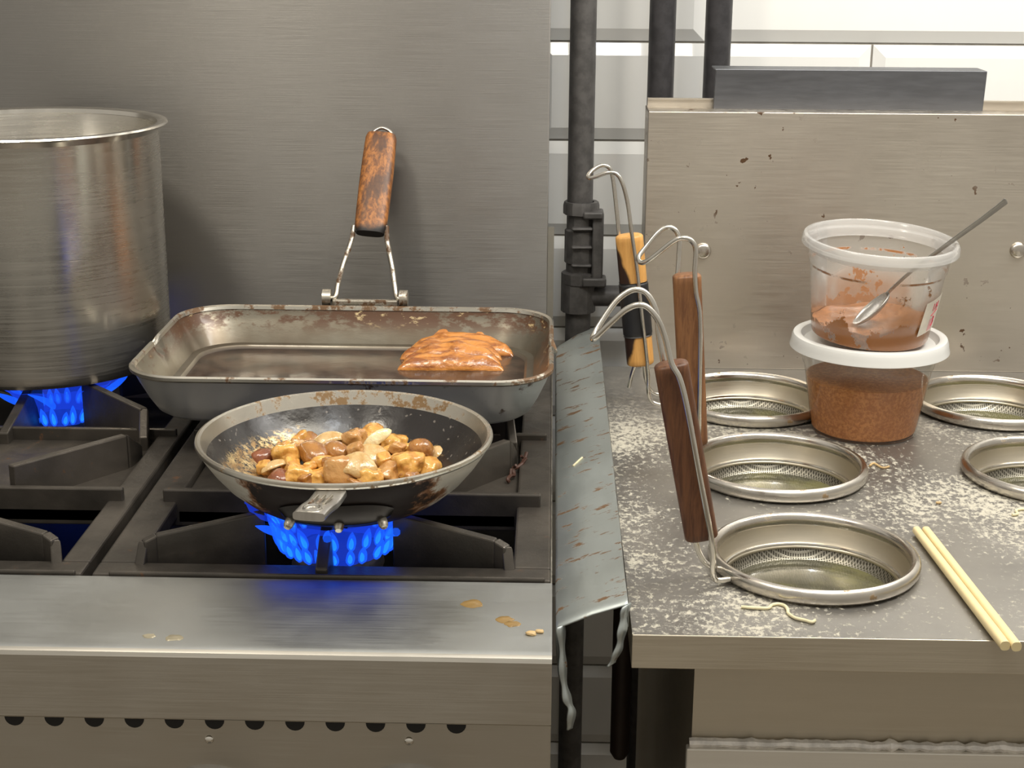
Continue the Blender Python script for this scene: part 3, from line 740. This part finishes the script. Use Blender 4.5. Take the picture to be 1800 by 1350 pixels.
for i, (k, x, y, z) in enumerate(F):
    n = cnt.get(k, 0); cnt[k] = n+1; rd = random.Random(i*13+2); nm, mt, cat, lb = LB[k]
    lb = SPEC.get((k, n), lb); grp = GRP
    if k == 'chunk': lb = SPEC_CH.get(n, lb)
    if k in ('chunk', 'base', 'tan', 'bit'):
        s = {'tan': .0100, 'bit': .0052}.get(k, .0085); mt = rd.choice(['chicken', 'tan', 'mushroom']) if k == 'bit' else mt
        if k == 'chunk' and n in (0, 5): s = .0115
        bm = blob((s*rd.uniform(.9, 1.25), s*rd.uniform(.8, 1.1), s*rd.uniform(.62, .85)), i, rd.uniform(3.5, 6), .17, 4, (rd.uniform(-.5, .5), rd.uniform(-.4, .4), rd.uniform(0, 3)), fs=85)
        if k == 'tan' and n == 0: bm.free(); bm = blob((.0120, .006, .0112), i, 3.2, .13, 3, (-.35, .1, .1), fs=60)
        bmesh.ops.translate(bm, verts=bm.verts, vec=(x, y, z-.004)); o = obj(nm, bm, M[mt], angle=80)
    elif k in ('mush', 'mushd', 'round'):
        s = .0125 if (k == 'mush' and n == 0) else .0098
        bm = blob((s*1.15, s*.95, s*.80), i, 2.0, .10, 3, (rd.uniform(-.3, .3), rd.uniform(-.3, .3), rd.uniform(0, 3)), fs=60)
        bmesh.ops.translate(bm, verts=bm.verts, vec=(x, y, z-.004)); o = obj(nm, bm, M[mt], angle=80)
    elif k == 'cap':
        o = thing(nm, '', cat, (x, y, z-.004))
        bm = blob((.0105, .0085, .0115), i, 2.2, .06, 3, (0, .35, 0)); bmesh.ops.translate(bm, verts=bm.verts, vec=(x, y, z-.003)); obj('cap', bm, M['mushroom'], o, angle=80)
        bm = NB(); p = catmull([(x-.006, y, z+.001), (x-.018, y-.001, z+.001), (x-.028, y-.002, z-.003)], 6); sweep(bm, p, circ(.0033, 12), scales=[1.2]+[1]*(len(p)-2)+[.7]); obj('stem', bm, M['chicken'], o)
    else:
        bm = NB(); N_, K_ = 20, 10
        if k == 'onion_l': A0, A1, rr_, wd, tl = 0.35, 2.5, .019, .0055, .5
        elif k == 'slice': A0, A1, rr_, wd, tl = .9, 2.0, .022, .0045, .4
        elif k == 'onionw': A0, A1, rr_, wd, tl = .75, 2.25, .019, .0048, .9
        if k in ('onion_l', 'slice', 'onionw'):
            pts = []; sc = []
            for j in range(N_+1):
                a = A0+(A1-A0)*j/N_; pts.append(Vector((rr_*cos(a), 0, rr_*sin(a)-rr_*.9))); sc.append(max(.08, sin(pi*j/N_)**.55))
            sweep(bm, pts, circ(wd, 12, .0016), up=(0, -.2, 1), scales=sc)
            rt = {'onion_l': Matrix.Rotation(R(24), 4, 'Z') @ Matrix.Rotation(R(-28), 4, 'Y'), 'slice': Matrix.Rotation(R(30), 4, 'Z') @ Matrix.Rotation(R(-18), 4, 'Y'), 'onionw': Matrix.Rotation(R(20), 4, 'Z') @ Matrix.Rotation(R(-32), 4, 'Y') @ Matrix.Rotation(R(50), 4, 'X')}[k]
            bmesh.ops.transform(bm, matrix=Matrix.Translation((x, y, z-.001)) @ rt, verts=bm.verts)
        else:
            s = .0135 if n == 0 else .0150
            bm.free(); bm = blob((s, s*.80, .0026), i, 2.2, .12, 4, (0, 0, 0), fs=70)
            for v in bm.verts: v.co.z -= 12*(v.co.x**2+v.co.y**2)
            bmesh.ops.transform(bm, matrix=Matrix.Translation((x, y, z-.002)) @ Matrix.Rotation(R(40 if n == 0 else 25), 4, 'X') @ Matrix.Rotation(R(6 if n == 0 else 20), 4, 'Y'), verts=bm.verts)
        o = obj(nm, bm, M[mt], angle=80)
    tag(o, lb, cat, {'chicken': 'chicken chunks in the frying pan', 'mushroom': 'mushrooms in the frying pan', 'onion': 'onion slices in the frying pan'}[cat])

# ------------------------------------------------------------ galvanised strip over the gap
t = thing('gap_strip', 'bent galvanised sheet strip with brown splatter, bridging range and noodle boiler', 'metal strip', (.032, 1.21, .88))
bm = NB(); N = 60; rings = []
for i in range(N+1):
    y = .8845+(1.552-.8845)*i/N; q = i/N
    wx = .0010*noise.noise(Vector((0, y*9, 0))); wz = .0012*noise.noise(Vector((5, y*8, 0)))
    up = .006*max(0, (q-.93)/.07)**2
    fr = max(0, 1-q/.03)
    sec = [(.0085, .856), (.0075, .870), (.0075+wx, .8805+wz), (.0092+wx, .8835+wz), (.030, .8925+wz+up*.6), (.0495+wx, .8990+wz+up), (.0522+wx, .9000+wz+up), (.0530+wx, .8975+wz), (.0532, .884)]
    if q > .985: sec[3] = (.0118, .884)
    rings.append([bm.verts.new((a, y-(.0415*0), b)) for a, b in sec])
for A, B in zip(rings, rings[1:]):
    for k in range(len(A)-1): bm.faces.new((A[k], A[k+1], B[k+1], B[k]))
o = obj('sheet', bm, M['galv'], t, origin=(.032, 1.21, .88)); sm = o.modifiers.new('s', 'SOLIDIFY'); sm.thickness = .0012; sm.offset = -1
def ribbon(name, pts, wd, nrm, parent, mat):
    bm = NB(); p = catmull(pts, 6); prev = None
    for i, c in enumerate(p):
        wv = Vector(wd)*(1+.25*sin(i*.8)); a = bm.verts.new(c-wv/2); b = bm.verts.new(c+wv/2)
        if prev: bm.faces.new((prev[0], prev[1], b, a))
        prev = (a, b)
    o = obj(name, bm, mat, parent); s = o.modifiers.new('s', 'SOLIDIFY'); s.thickness = .0012; return o
ribbon('torn_flap', [(.0108, .8835, .884), (.0118, .882, .868), (.0128, .880, .850), (.0155, .878, .836), (.0185, .877, .828), (.0175, .877, .815)], (.0042, .004, 0), None, t, M['galv'])
ribbon('curled_flap', [(.0520, .884, .899), (.0500, .882, .890), (.0490, .880, .879), (.0465, .879, .868), (.0430, .879, .860)], (.0050, .005, .001), None, t, M['galv'])

# ------------------------------------------------------------ noodle boiler
BX0, BX1 = .0555, .62
CX = (.1872, .4115); CY = (.9975, 1.1830, 1.3670)
nb = thing('noodle_boiler', 'stainless steel noodle boiler with round basket wells and tall splash plate', 'noodle boiler', (.33, 1.18, 0))
bm = flat_with_holes([(BX0, .8825), (BX1, .8825), (BX1, 1.489), (BX0, 1.489)], [(x, y, .0690) for x in CX for y in CY], .880, .0015)
obj('worktop', bm, M['worktop'], nb, origin=(.33, 1.184, .88), angle=30)
bm = NB(); box(bm, BX0, BX1, .8818, .8835, .8565, .8798); box(bm, BX0, BX0+.0015, .8835, 1.489, .8565, .8785); box(bm, BX0, BX1, .8835, .90, .8565, .858)
obj('front_lip', bm, M['boiler_front'], nb, smooth=False, bevel=.0006)
bm = NB(); box(bm, .1008, BX1, .930, .934, .775, .8570); box(bm, .1008, .103, .934, 1.48, .30, .8785); box(bm, .1008, BX1, 1.475, 1.478, .30, .8785); box(bm, .103, BX1, .934, 1.475, .72, .725)
obj('tank', bm, M['boiler_front'], nb, smooth=False)
bm = NB(); box(bm, .0970, BX1, .922, .929, .30, .7765); obj('lower_panel', bm, M['seamplate'], nb, smooth=False, bevel=.001)
bm = NB(); n = 150; pts = []; sc = []
for i in range(n+1):
    x = .099+(.52-.099)*i/n; pts.append((x, .9265+.001*noise.noise(Vector((x*60, 1, 0))), .7790+.0012*noise.noise(Vector((x*70, 0, 0))))); sc.append(1+.7*noise.noise(Vector((x*160, 3, 0))))
sweep(bm, pts, circ(.0034, 8), scales=sc); sl = obj('weld_seam', bm, M['seam'], nb); sl['label'] = 'crinkled silvery seam bead'
bm = NB(); box(bm, .0935, BX1, 1.4870, 1.4895, .880, 1.1355); box(bm, .0935, .095, 1.4895, 1.54, .880, 1.1355); box(bm, .0935, BX1, 1.4895, 1.54, 1.1335, 1.1355)
obj('splash_plate', bm, M['boiler'], nb, smooth=False, origin=(.3, 1.487, .9), bevel=.0008)
bm = NB(); box(bm, .0945, BX1, 1.5235, 1.5255, 1.1355, 1.1440); box(bm, .0945, BX1, 1.521, 1.5255, 1.1432, 1.1445); obj('rear_rail', bm, M['boiler'], nb, smooth=False)
for x in (.1510, .4580):
    bm = NB(); lathe(bm, [(0, .0042), (.005, .0040), (.0070, .003), (.0080, .0012), (.0082, 0)], (0, 0, 0), 32)
    bmesh.ops.rotate(bm, verts=bm.verts, cent=(0, 0, 0), matrix=Matrix.Rotation(R(90), 3, 'X')); bmesh.ops.translate(bm, verts=bm.verts, vec=(x, 1.487, 1.000 if x < .3 else 1.0042)); obj('round_bolt', bm, M['rim'], nb)
t = tag(obj('flue_cover', (lambda b: (prism(b, [(.1577, 1.1445), (.4180, 1.1445), (.4190, 1.1700), (.4190, 1.1735), (.1588, 1.1735), (.1588, 1.1700)], 1, 1.512, 1.516), box(b, .158, .419, 1.512, 1.548, 1.1722, 1.1737), b)[-1])(NB()), M['blackiron'], smooth=False, bevel=.0006), 'long black steel flue plate standing on top of the splash plate', 'metal plate')
for v in t.data.vertices: v.co.z = v.co.z if v.co.z > .003 else v.co.z-.009
bm = NB(); box(bm, .1035, BX1-.002, .935, 1.474, .852, .8592)
wtr = tag(obj('cooking_water', bm, M['water'], smooth=False), 'cloudy water standing in the noodle boiler, seen inside the round wells', 'water'); wtr['kind'] = 'stuff'

# ------------------------------------------------------------ noodle baskets
def basket(cx, cy, label, attach=None):
    t = thing('noodle_basket', label, 'strainer basket', (cx, cy, .88), 'noodle baskets in the boiler wells')
    c = (cx, cy, 0)
    bm = NB(); torus(bm, .0696, .0038, (cx, cy, .8860), 96, 12, 1.45); obj('rim', bm, M['rim'], t)
    bm = NB(); lathe(bm, [(.0680, .8890), (.0672, .882), (.0650, .8700), (.0635, .8685), (.0620, .8676), (.0612, .8660)], c, 96)
    o = obj('wall', bm, M['boiler_front'], t); s = o.modifiers.new('s', 'SOLIDIFY'); s.thickness = .0008
    bm = NB(); torus(bm, .0628, .0015, (cx, cy, .8690), 96, 8); obj('inner_ring', bm, M['bright'], t)
    bm = NB(); lathe(bm, [(.0615, .8665), (.0590, .8605), (.050, .8555), (.034, .8535), (0, .8532)], c, 64); obj('mesh_bottom', bm, M['mesh'], t, origin=c)
    return t
def grip(name, a, b, ru, rv, e, mat, t, n=30, taper=.9, origin=True, end=.75):
    bm = NB(); a, b = Vector(a), Vector(b); pts = []; sc = []
    for i in range(n+1):
        s = i/n; pts.append(a.lerp(b, s))
    L = (b-a).length; ins = .0022/L
    pts = [a, a.lerp(b, ins*.5), a.lerp(b, ins)]+[a.lerp(b, ins+(1-2*ins)*i/n) for i in range(1, n)]+[a.lerp(b, 1-ins), a.lerp(b, 1-ins*.5), b]
    m_ = len(pts); sc = [end, .93, 1]+[1]*(m_-6)+[1, .93, end]; sc = [q*(taper+(1-taper)*i/m_) for i, q in enumerate(sc)]
    sweep(bm, pts, circ(ru, 28, rv, e), scales=sc, up=(0, 1, 0)); return obj(name, bm, mat, t, origin=(a+b)/2)
# front basket, dark brown grip leaning left
t = basket(CX[0], CY[0], 'noodle basket in the front well, with a dark brown grip leaning left')
yb = .955
grip('wooden_grip', (.1045, yb+.002, .9150), (.0795, yb+.002, 1.0370), .0112, .0085, 3.2, M['wood_dark'], t, taper=1.0)
bm = NB()
tube(bm, [(.125, .9595, .8845), (.1165, .957, .8845), (.1140, .955, .8875), (.1118, .949, .896), (.1105, .945, .915), (.0985, .9425, .970), (.0900, .942, 1.010), (.0845, .9425, 1.030), (.0790, .944, 1.040), (.0745, .945, 1.056), (.0690, .945, 1.0690), (.0600, .9455, 1.0775), (.0500, .948, 1.0745), (.0395, .951, 1.0640), (.0305, .955, 1.0535), (.0290, .960, 1.0520), (.0315, .966, 1.0560), (.0405, .972, 1.0690), (.0475, .974, 1.0765), (.0560, .974, 1.0810), (.0640, .973, 1.0780), (.0700, .971, 1.0670), (.0725, .970, 1.050), (.0765, .969, 1.030)], .0020, 6)
tube(bm, [(.1000, .968, .918), (.1025, .969, .905), (.1080, .970, .893), (.1165, .9745, .8855)], .0020, 6)
obj('wire_handle', bm, M['bright'], t)
# middle basket, long upright brown grip
t = basket(CX[0], CY[1], 'noodle basket in the middle well, with an upright brown wooden grip')
y2 = 1.170
grip('wooden_grip', (.1185, y2, .9080), (.1070, y2, 1.0480), .0112, .0085, 3, M['wood_mid'], t, taper=.96)
bm = NB()
tube(bm, [(.1240, 1.150, .8850), (.1215, 1.152, .893), (.1205, 1.1575, .915), (.1195, 1.1575, .960), (.1175, 1.1570, 1.015), (.1135, 1.1570, 1.036), (.1120, 1.157, 1.052), (.1120, 1.157, 1.069), (.1085, 1.1575, 1.0765), (.1010, 1.158, 1.0785), (.0935, 1.160, 1.0745), (.0800, 1.164, 1.0620), (.0735, 1.168, 1.0570), (.0700, 1.172, 1.0570), (.0700, 1.177, 1.0600), (.0760, 1.181, 1.0670), (.0845, 1.184, 1.0770), (.0920, 1.185, 1.0815), (.0985, 1.184, 1.0790), (.1015, 1.183, 1.071), (.1015, 1.182, 1.060), (.1010, 1.180, 1.045)], .0020, 6)
tube(bm, [(.118, 1.183, .910), (.119, 1.185, .895), (.121, 1.188, .8855)], .0020, 6)
obj('wire_handle', bm, M['bright'], t)
# rear basket, yellow wood with scorch and black tape
t = basket(CX[0], CY[2], 'noodle basket in the rear left well, with a scorched yellow grip wrapped in tape')
y3 = 1.362
a3, b3 = Vector((.0855, y3, .9190)), Vector((.0715, y3, 1.0405))
grip('wooden_grip', a3, b3, .0125, .0100, 2.4, M['wood_pale'], t, taper=1.0)
grip('black_tape', a3.lerp(b3, .23), a3.lerp(b3, .645), .0134, .0110, 2.4, M['tape'], t, taper=1.0, end=.985)
bm = NB()
tube(bm, [(.1185, 1.347, .8850), (.1050, 1.347, .8850), (.0960, 1.348, .888), (.0925, 1.3485, .898), (.0915, 1.3505, .918), (.0850, 1.3495, .965), (.0790, 1.3495, 1.010), (.0730, 1.3490, 1.045), (.0690, 1.350, 1.070), (.0640, 1.350, 1.0880), (.0585, 1.351, 1.0965), (.0510, 1.352, 1.0975), (.0410, 1.355, 1.0935), (.0350, 1.358, 1.0915), (.0335, 1.363, 1.0925), (.0375, 1.369, 1.0965), (.0455, 1.373, 1.1005), (.0525, 1.374, 1.0985), (.0560, 1.374, 1.0900), (.0590, 1.373, 1.070), (.0630, 1.371, 1.0385)], .0018, 6)
tube(bm, [(.0830, 1.374, .922), (.0790, 1.374, .908), (.0760, 1.374, .893)], .0018, 6)
tube(bm, [(.0890, 1.374, .920), (.092, 1.374, .900), (.100, 1.376, .887), (.1165, 1.380, .8855)], .0018, 6)
obj('wire_handle', bm, M['bright'], t)
basket(CX[1], CY[1], 'noodle basket in the middle well of the right-hand column, cut by the photo edge')
basket(CX[1], CY[2], 'noodle basket in the rear right well, right of the sauce tubs')

# ------------------------------------------------------------ tubs of chilli sauce
def tub_walls(rb, rt, h, rimr, c, ribs=40):
    bm = NB(); prof = [(0, .0012), (rb-.003, .0012), (rb-.0008, .0004), (rb, .0022), (rb+(rt-rb)*.70, h*.74), (rb+(rt-rb)*.72+.0009, h*.755), (rt-.0004, h*.90), (rt, h-.004)]
    lathe(bm, prof, c, 96); return bm
lc = (.2800, 1.3000, .8803)
t = thing('deli_tub', 'lower plastic tub with milky lid, two thirds full of orange-brown sauce', 'tub', lc, 'plastic tubs of chilli sauce')
obj('cup', tub_walls(.0455, .0592, .0810, 0, lc), M['clear'], t)
bm = NB(); lathe(bm, [(r_, z_+.0042) for r_, z_ in [(0, .0770), (.0535, .0770), (.0560, .0765), (.0575, .0780), (.0590, .0820), (.0615, .0832), (.0655, .0822), (.0668, .0795), (.0672, .0760), (.0682, .0725), (.0684, .0712), (.0672, .0706), (.0655, .0722), (.0640, .0745), (.0600, .0750), (0, .0755)]], lc, 96); obj('lid', bm, M['lid'], t)
bm = NB(); lathe(bm, [(0, .0020), (.0435, .0020), (.0449, .0032), (.0449+.00959*(.0455/.0600), .0487), (.0515, .0492), (0, .0485)], lc, 96)
s = obj('chilli_sauce', bm, M['sauce']); tag(s, 'orange-brown speckled sauce filling the lower lidded tub', 'sauce')
uc = Vector((.2790, 1.300, .9645)); urot = (R(3.6), R(2.2), 0)
t = thing('deli_tub', 'upper open plastic tub smeared with sauce, standing tilted on the lid', 'tub', uc, 'plastic tubs of chilli sauce', urot)
bm = tub_walls(.0500, .0602, .082, 0, (0, 0, .0), 0)
t.location = uc+Vector((0, 0, .0035))
obj('cup', bm, M['clear_smear'], t, local=True)
bm = NB(); lathe(bm, [(r_-.0028, z_) for r_, z_ in [(.0608, .0720), (.0625, .0735), (.0632, .0770), (.0650, .0800), (.0672, .0800), (.0676, .0775), (.0690, .0780), (.0688, .0835), (.0675, .0855), (.0650, .0860), (.0636, .0845), (.0612, .0760)]], (0, 0, 0), 96, closed=True); obj('rim', bm, M['clear_rim'], t, local=True)
# taped paper label with writing, wrapped on the cup
def cup_pt(ang, h, out=.0006):
    r_ = .0500+(.0602-.0500)*h/.082+out
    return Vector((r_*sin(ang), -r_*cos(ang), h))
bm = NB(); nx, nz = 10, 8; g_ = []
def lab(u, v):   # u right, v up in 0..1, slanted slip of paper
    ang = R(36)+u*R(29)+v*R(3); h = .012+.030*v+.0045*u; return ang, h
for i in range(nx+1): g_.append([bm.verts.new(cup_pt(*lab(i/nx, k/nz), .0009)) for k in range(nz+1)])
for A, B in zip(g_, g_[1:]):
    for k in range(nz): bm.faces.new((A[k], A[k+1], B[k+1], B[k]))
lbo = obj('paper_label', bm, M['paper'], t, local=True); lbo['label'] = 'slip of taped white paper with red handwritten figures'
bm = NB()
def stroke(pts, w=.0007): 
    tube(bm, [cup_pt(*lab(u, v), .0011) for u, v in pts], w, 5, k=6)
for k in (.46, .59, .72): stroke([(k, .86), (k, .64)], .0003)
stroke([(.59, .75), (.72, .75)], .0004)
stroke([(.44, .50), (.76, .60)], .0004)
stroke([(.60, .44), (.68, .40), (.64, .33), (.70, .27), (.66, .18), (.60, .17)], .00045)
obj('handwriting', bm, M['red_ink'], lbo, local=True)
bm = NB(); g_ = []
for i in range(7): g_.append([bm.verts.new(cup_pt(*lab(.44+.34*i/6, .04+.36*k/5), .0010)) for k in range(6)])
for A, B in zip(g_, g_[1:]):
    for k in range(5): bm.faces.new((A[k], A[k+1], B[k+1], B[k]))
obj('pink_smudge', bm, M['pink_ink'], lbo, local=True)
# sauce in the upper tub: uneven surface
bm = NB(); seg, K = 72, 14; rings = []
def utop(x, y): return .0125+.0055*max(-1, min(1.2, x/.03))*.5+.004*noise.noise(Vector((x*45, y*45, 2)))+.004*max(0, -y/.05)
for k in range(1, K+1):
    rr_ = .0498*k/K; rings.append([bm.verts.new((rr_*cos(2*pi*i/seg), rr_*sin(2*pi*i/seg), utop(rr_*cos(2*pi*i/seg), rr_*sin(2*pi*i/seg)))) for i in range(seg)])
c0 = bm.verts.new((0, 0, utop(0, 0)))
for i in range(seg): bm.faces.new((c0, rings[0][i], rings[0][(i+1) % seg]))
bot = [bm.verts.new((.0488*cos(2*pi*i/seg), .0488*sin(2*pi*i/seg), .0018)) for i in range(seg)]
for A, B in list(zip(rings, rings[1:]))+[(rings[-1], bot)]:
    for i in range(seg): bm.faces.new((A[i], B[i], B[(i+1) % seg], A[(i+1) % seg]))
bm.faces.new(bot)
s = obj('chilli_sauce', bm, M['sauce_darkened'], local=True); s.location = t.location; s.rotation_euler = urot; tag(s, 'uneven layer of brown sauce in the bottom of the upper open tub', 'sauce')
# spoon
bm = NB()
sp = [Vector(p) for p in ((.3815, 1.283, 1.0885), (.3760, 1.283, 1.0835), (.3600, 1.283, 1.0700), (.3350, 1.283, 1.0500), (.3050, 1.280, 1.0260), (.2860, 1.277, 1.0080))]
p = catmull(sp, 8); wd = [1.0-.45*min(1, i/(len(p)*.8)) for i in range(len(p))]; wd[0] = .35; wd[1] = .8
sweep(bm, p, circ(.0056, 14, .0010, 3), up=(.3, .5, 1), scales=wd)
d = (sp[-1]-sp[-2]).normalized()
g2 = bmesh.ops.create_uvsphere(bm, u_segments=28, v_segments=16, radius=1)['verts']
dl = [v for v in g2 if v.co.z > .15]
bmesh.ops.delete(bm, geom=dl, context='VERTS'); g2 = [v for v in g2 if v.is_valid]
xa = d; ya = Vector((0, 1, 0)).cross(xa).normalized().cross(xa).normalized()*-1; za = xa.cross(ya)
if za.z < 0: za = -za
mt = Matrix(((xa.x*.020, ya.x*.0145, za.x*.006), (xa.y*.020, ya.y*.0145, za.y*.006), (xa.z*.020, ya.z*.0145, za.z*.006)))
for v in g2: v.co = mt @ v.co+sp[-1]+d*.017
o = obj('spoon', bm, M['spoon'], angle=60); tag(o, 'metal spoon resting in the upper open tub, handle sticking up to the right', 'spoon'); s = o.modifiers.new('s', 'SOLIDIFY'); s.thickness = .0005

# ------------------------------------------------------------ chopsticks and scraps
for (a, b, lb) in (((.2715, 1.0535, .8842), (.2838, .8660, .8842), 'left of two pale bamboo chopsticks hanging over the boiler front edge'), ((.2785, 1.0540, .8842), (.2905, .8650, .8842), 'right of two pale bamboo chopsticks hanging over the boiler front edge')):
    bm = NB(); a, b = Vector(a), Vector(b); n = 12; sweep(bm, [a.lerp(b, i/n) for i in range(n+1)], circ(.0030, 18, None, 2.6), scales=[.94]+[.97+.12*i/n for i in range(1, n)]+[1.04])
    tag(obj('chopstick', bm, M['chopstick']), lb, 'chopstick', 'pair of chopsticks')
def strand(pts, r, label, m='noodle', name='noodle_strand', cat='noodle'):
    bm = NB(); tube(bm, pts, r, 8, k=10); tag(obj(name, bm, M[m]), label, cat)
Z = .8813
strand([(.1285, .9226, Z), (.138, .9212, Z), (.1458, .9215, Z), (.1490, .9262, Z), (.1535, .9280, Z), (.1574, .9250, Z), (.1583, .9190, Z), (.1580, .9140, Z), (.1612, .9075, Z), (.1670, .9040, Z), (.1710, .9015, Z), (.1735, .9040, Z)], .0011, 'pale cooked noodle strand curled on the worktop, before the front basket')
strand([(.3530, 1.0940, Z), (.3575, 1.0960, Z), (.3590, 1.1040, Z), (.3660, 1.1070, Z)], .0011, 'short bit of noodle on the worktop near the right photo edge')
strand([(.2665, 1.200, .8812), (.2710, 1.205, .8816), (.2760, 1.196, .8812), (.2820, 1.198, .8815)], .0009, 'thin fried crumb shred on the worktop, in front of the lower tub', 'crumb', 'crumb_shred', 'crumb')
strand([(.0215, 1.166, .8895), (.0290, 1.177, .8930)], .0009, 'pale noodle shred on the galvanised strip', 'noodle', 'noodle_shred', 'noodle')
def puddle(x, y, rx, ry, seed, label, m='grease', z=.8795):
    bm = NB(); N_ = 40; r1 = []; r2 = []
    for i in range(N_):
        a = 2*pi*i/N_; k = 1+.35*noise.noise(Vector((cos(a)*1.5+seed, sin(a)*1.5, seed)))
        r1.append(bm.verts.new((x+rx*k*cos(a), y+ry*k*sin(a), z+.00005))); r2.append(bm.verts.new((x+rx*k*.85*cos(a), y+ry*k*.85*sin(a), z+.0006)))
    for i in range(N_): bm.faces.new((r1[i], r1[(i+1) % N_], r2[(i+1) % N_], r2[i]))
    bm.faces.new(r2); tag(obj('grease_drop', bm, M[m]), label, 'grease drop', 'grease drops on the range ledge')
puddle(-.0475, .9240, .0072, .0060, 1, 'round brown grease drop on the range ledge, nearest the right grate corner')
puddle(-.0258, .9010, .0060, .0045, 5, 'brown grease drop on the range ledge, left part of a joined pair')
puddle(-.0200, .8950, .0052, .0045, 9, 'brown grease drop on the range ledge, right part of a joined pair')
puddle(-.2312, .8670, .0062, .0042, 12, 'faded grease drop near the front edge of the range ledge', 'grease_pale')
puddle(-.2470, .8690, .0040, .0030, 15, 'small faded grease drop left of the larger faded one on the ledge', 'grease_pale')
for i, (x, y, s, lb) in enumerate([(-.0085, .8800, .0022, 'pale yellow crumb beside the right end of the range ledge'), (-.0030, .8835, .0017, 'small crumb at the right end corner of the range ledge')]):
    bm = blob((s*1.5, s, s*.6), i, 2.5, .25, 2, fs=300); bmesh.ops.translate(bm, verts=bm.verts, vec=(x, y, .8795+s*.5)); tag(obj('crumb', bm, M['crumb']), lb, 'crumb', 'crumbs on the range ledge')
bm = blob((.0020, .0012, .0010), 4, 2.5, .25, 2, fs=300); bmesh.ops.translate(bm, verts=bm.verts, vec=(.3035, 1.118, .8812)); tag(obj('crumb', bm, M['crumb']), 'orange crumb on the worktop between the middle wells', 'crumb')
bm = NB(); rd = random.Random(3); base = Vector((-.030, 1.165, .8755))
pts = [base]; 
for i in range(9): pts.append(base+Vector((.0016*i+rd.uniform(-.002, .002), .006*i, .0006*i+rd.uniform(0, .004))))
tube(bm, pts, .0016, 4, k=7)
for i in range(2, 9, 2): tube(bm, [pts[i], pts[i]+Vector((rd.uniform(-.007, .007), rd.uniform(-.004, .008), .004))], .0012, 0, k=6)
tag(obj('burnt_scrap', bm, M['char']), 'charred reddish food scrap lying on the grate right of the frying pan', 'food scrap')
bm = NB(); lathe(bm, [(0, .604), (.005, .606), (.0085, .612), (.0088, .85), (0, .85)], (.0675, 1.2, 0), 24); tag(obj('rubber_hose', bm, M['rubber']), 'dark hose end hanging in the gap between range and noodle boiler', 'hose')
